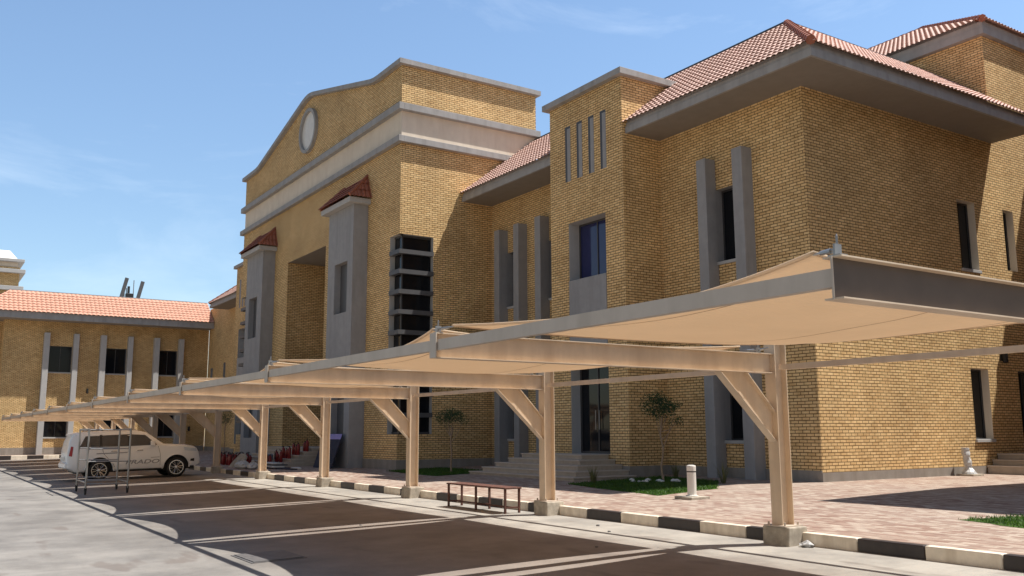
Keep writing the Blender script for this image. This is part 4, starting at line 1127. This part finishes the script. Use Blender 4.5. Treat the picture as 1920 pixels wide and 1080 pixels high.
# ------------------------------------------------------------------ sky, sun, camera
SUN = Vector((.25, .41, 1)).normalized()
el = math.asin(SUN.z); rot = math.atan2(SUN.x, SUN.y)
wd = bpy.data.worlds.new('World'); sc.world = wd; wd.use_nodes = True
nt = wd.node_tree; bg = nt.nodes['Background']
sky = nd(nt, 'ShaderNodeTexSky'); sky.sky_type = 'NISHITA'; sky.sun_disc = False
sky.sun_elevation = el; sky.sun_rotation = rot; sky.altitude = 0; sky.air_density = 1.0; sky.dust_density = .35; sky.ozone_density = 1.2
tc = nd(nt, 'ShaderNodeTexCoord'); mp = nd(nt, 'ShaderNodeMapping'); mp.inputs['Scale'].default_value = (1.2, 1.2, 4.5)
mp.inputs['Rotation'].default_value = (0, .35, .6)
nt.links.new(tc.outputs['Generated'], mp.inputs['Vector'])
n1 = nd(nt, 'ShaderNodeTexNoise'); n1.inputs['Scale'].default_value = 2.6; n1.inputs['Detail'].default_value = 8; n1.inputs['Roughness'].default_value = .6; n1.inputs['Distortion'].default_value = .4
nt.links.new(mp.outputs['Vector'], n1.inputs['Vector'])
rc_ = ramp(nt, [(.55, (0, 0, 0)), (.85, (.18, .18, .18))]); nt.links.new(n1.outputs['Fac'], rc_.inputs['Fac'])
cm = mixc(nt, rc_.outputs['Color'], sky.outputs['Color'], (9.5, 9.6, 9.8))
dv = nd(nt, 'ShaderNodeVectorMath', operation='DOT_PRODUCT'); dv.inputs[1].default_value = (-.62, .78, 0)
nt.links.new(tc.outputs['Generated'], dv.inputs[0])
mr_ = nd(nt, 'ShaderNodeMapRange'); mr_.interpolation_type = 'SMOOTHSTEP'
for k_, v_ in zip(('From Min', 'From Max', 'To Min', 'To Max'), (-.5, .7, .60, 1.44)): mr_.inputs[k_].default_value = v_
nt.links.new(dv.outputs['Value'], mr_.inputs['Value'])
mr_.inputs['To Min'].default_value = 0; mr_.inputs['To Max'].default_value = 1
hz = mixc(nt, mr_.outputs['Result'], (.90, .78, .66), (1.38, 1.45, 1.45))  # added sky tint: brighter ahead, warmed behind to light the front walls
vm = nd(nt, 'ShaderNodeVectorMath', operation='MULTIPLY'); nt.links.new(cm, vm.inputs[0]); nt.links.new(hz, vm.inputs[1])
sz = nd(nt, 'ShaderNodeSeparateXYZ'); nt.links.new(tc.outputs['Generated'], sz.inputs[0])
me_ = nd(nt, 'ShaderNodeMapRange'); me_.interpolation_type = 'SMOOTHSTEP'
for k_, v_ in zip(('From Min', 'From Max', 'To Min', 'To Max'), (.02, .45, .80, 1.0)): me_.inputs[k_].default_value = v_
nt.links.new(sz.outputs['Z'], me_.inputs['Value'])
vs = nd(nt, 'ShaderNodeVectorMath', operation='SCALE'); nt.links.new(vm.outputs['Vector'], vs.inputs[0]); nt.links.new(me_.outputs['Result'], vs.inputs['Scale'])
nt.links.new(vs.outputs['Vector'], bg.inputs['Color']); bg.inputs['Strength'].default_value = .097

sl_ = bpy.data.lights.new('sun', 'SUN'); sl_.energy = 5.0; sl_.angle = math.radians(.53); sl_.color = (1, .955, .88)
so_ = bpy.data.objects.new('sun', sl_); COL.objects.link(so_); so_.rotation_euler = SUN.to_track_quat('Z', 'Y').to_euler(); so_.location = (20, 30, 60)

cam = bpy.data.cameras.new('camera'); co = bpy.data.objects.new('camera', cam); COL.objects.link(co); sc.camera = co
cam.sensor_width = 36; cam.lens = 36 * 1706.1425 / 1920; cam.clip_start = .1; cam.clip_end = 2000
yaw, pitch, roll = math.radians(33.2137), math.radians(8.99742), math.radians(-.246592)
fw = Vector((-math.cos(yaw) * math.cos(pitch), math.sin(yaw) * math.cos(pitch), math.sin(pitch)))
ri = Vector((math.sin(yaw), math.cos(yaw), 0)); upv = ri.cross(fw)
r2 = ri * math.cos(roll) + upv * math.sin(roll); u2 = -ri * math.sin(roll) + upv * math.cos(roll)
mw = Matrix((( r2.x, u2.x, -fw.x, 0), (r2.y, u2.y, -fw.y, 0), (r2.z, u2.z, -fw.z, 1.63), (0, 0, 0, 1)))
co.matrix_world = mw

sc.render.engine = 'CYCLES'; sc.cycles.use_denoising = True; sc.cycles.max_bounces = 8; sc.cycles.diffuse_bounces = 5
sc.view_settings.view_transform = 'Standard'; sc.view_settings.look = 'None'; sc.view_settings.exposure = 0.53; sc.view_settings.gamma = 1.0
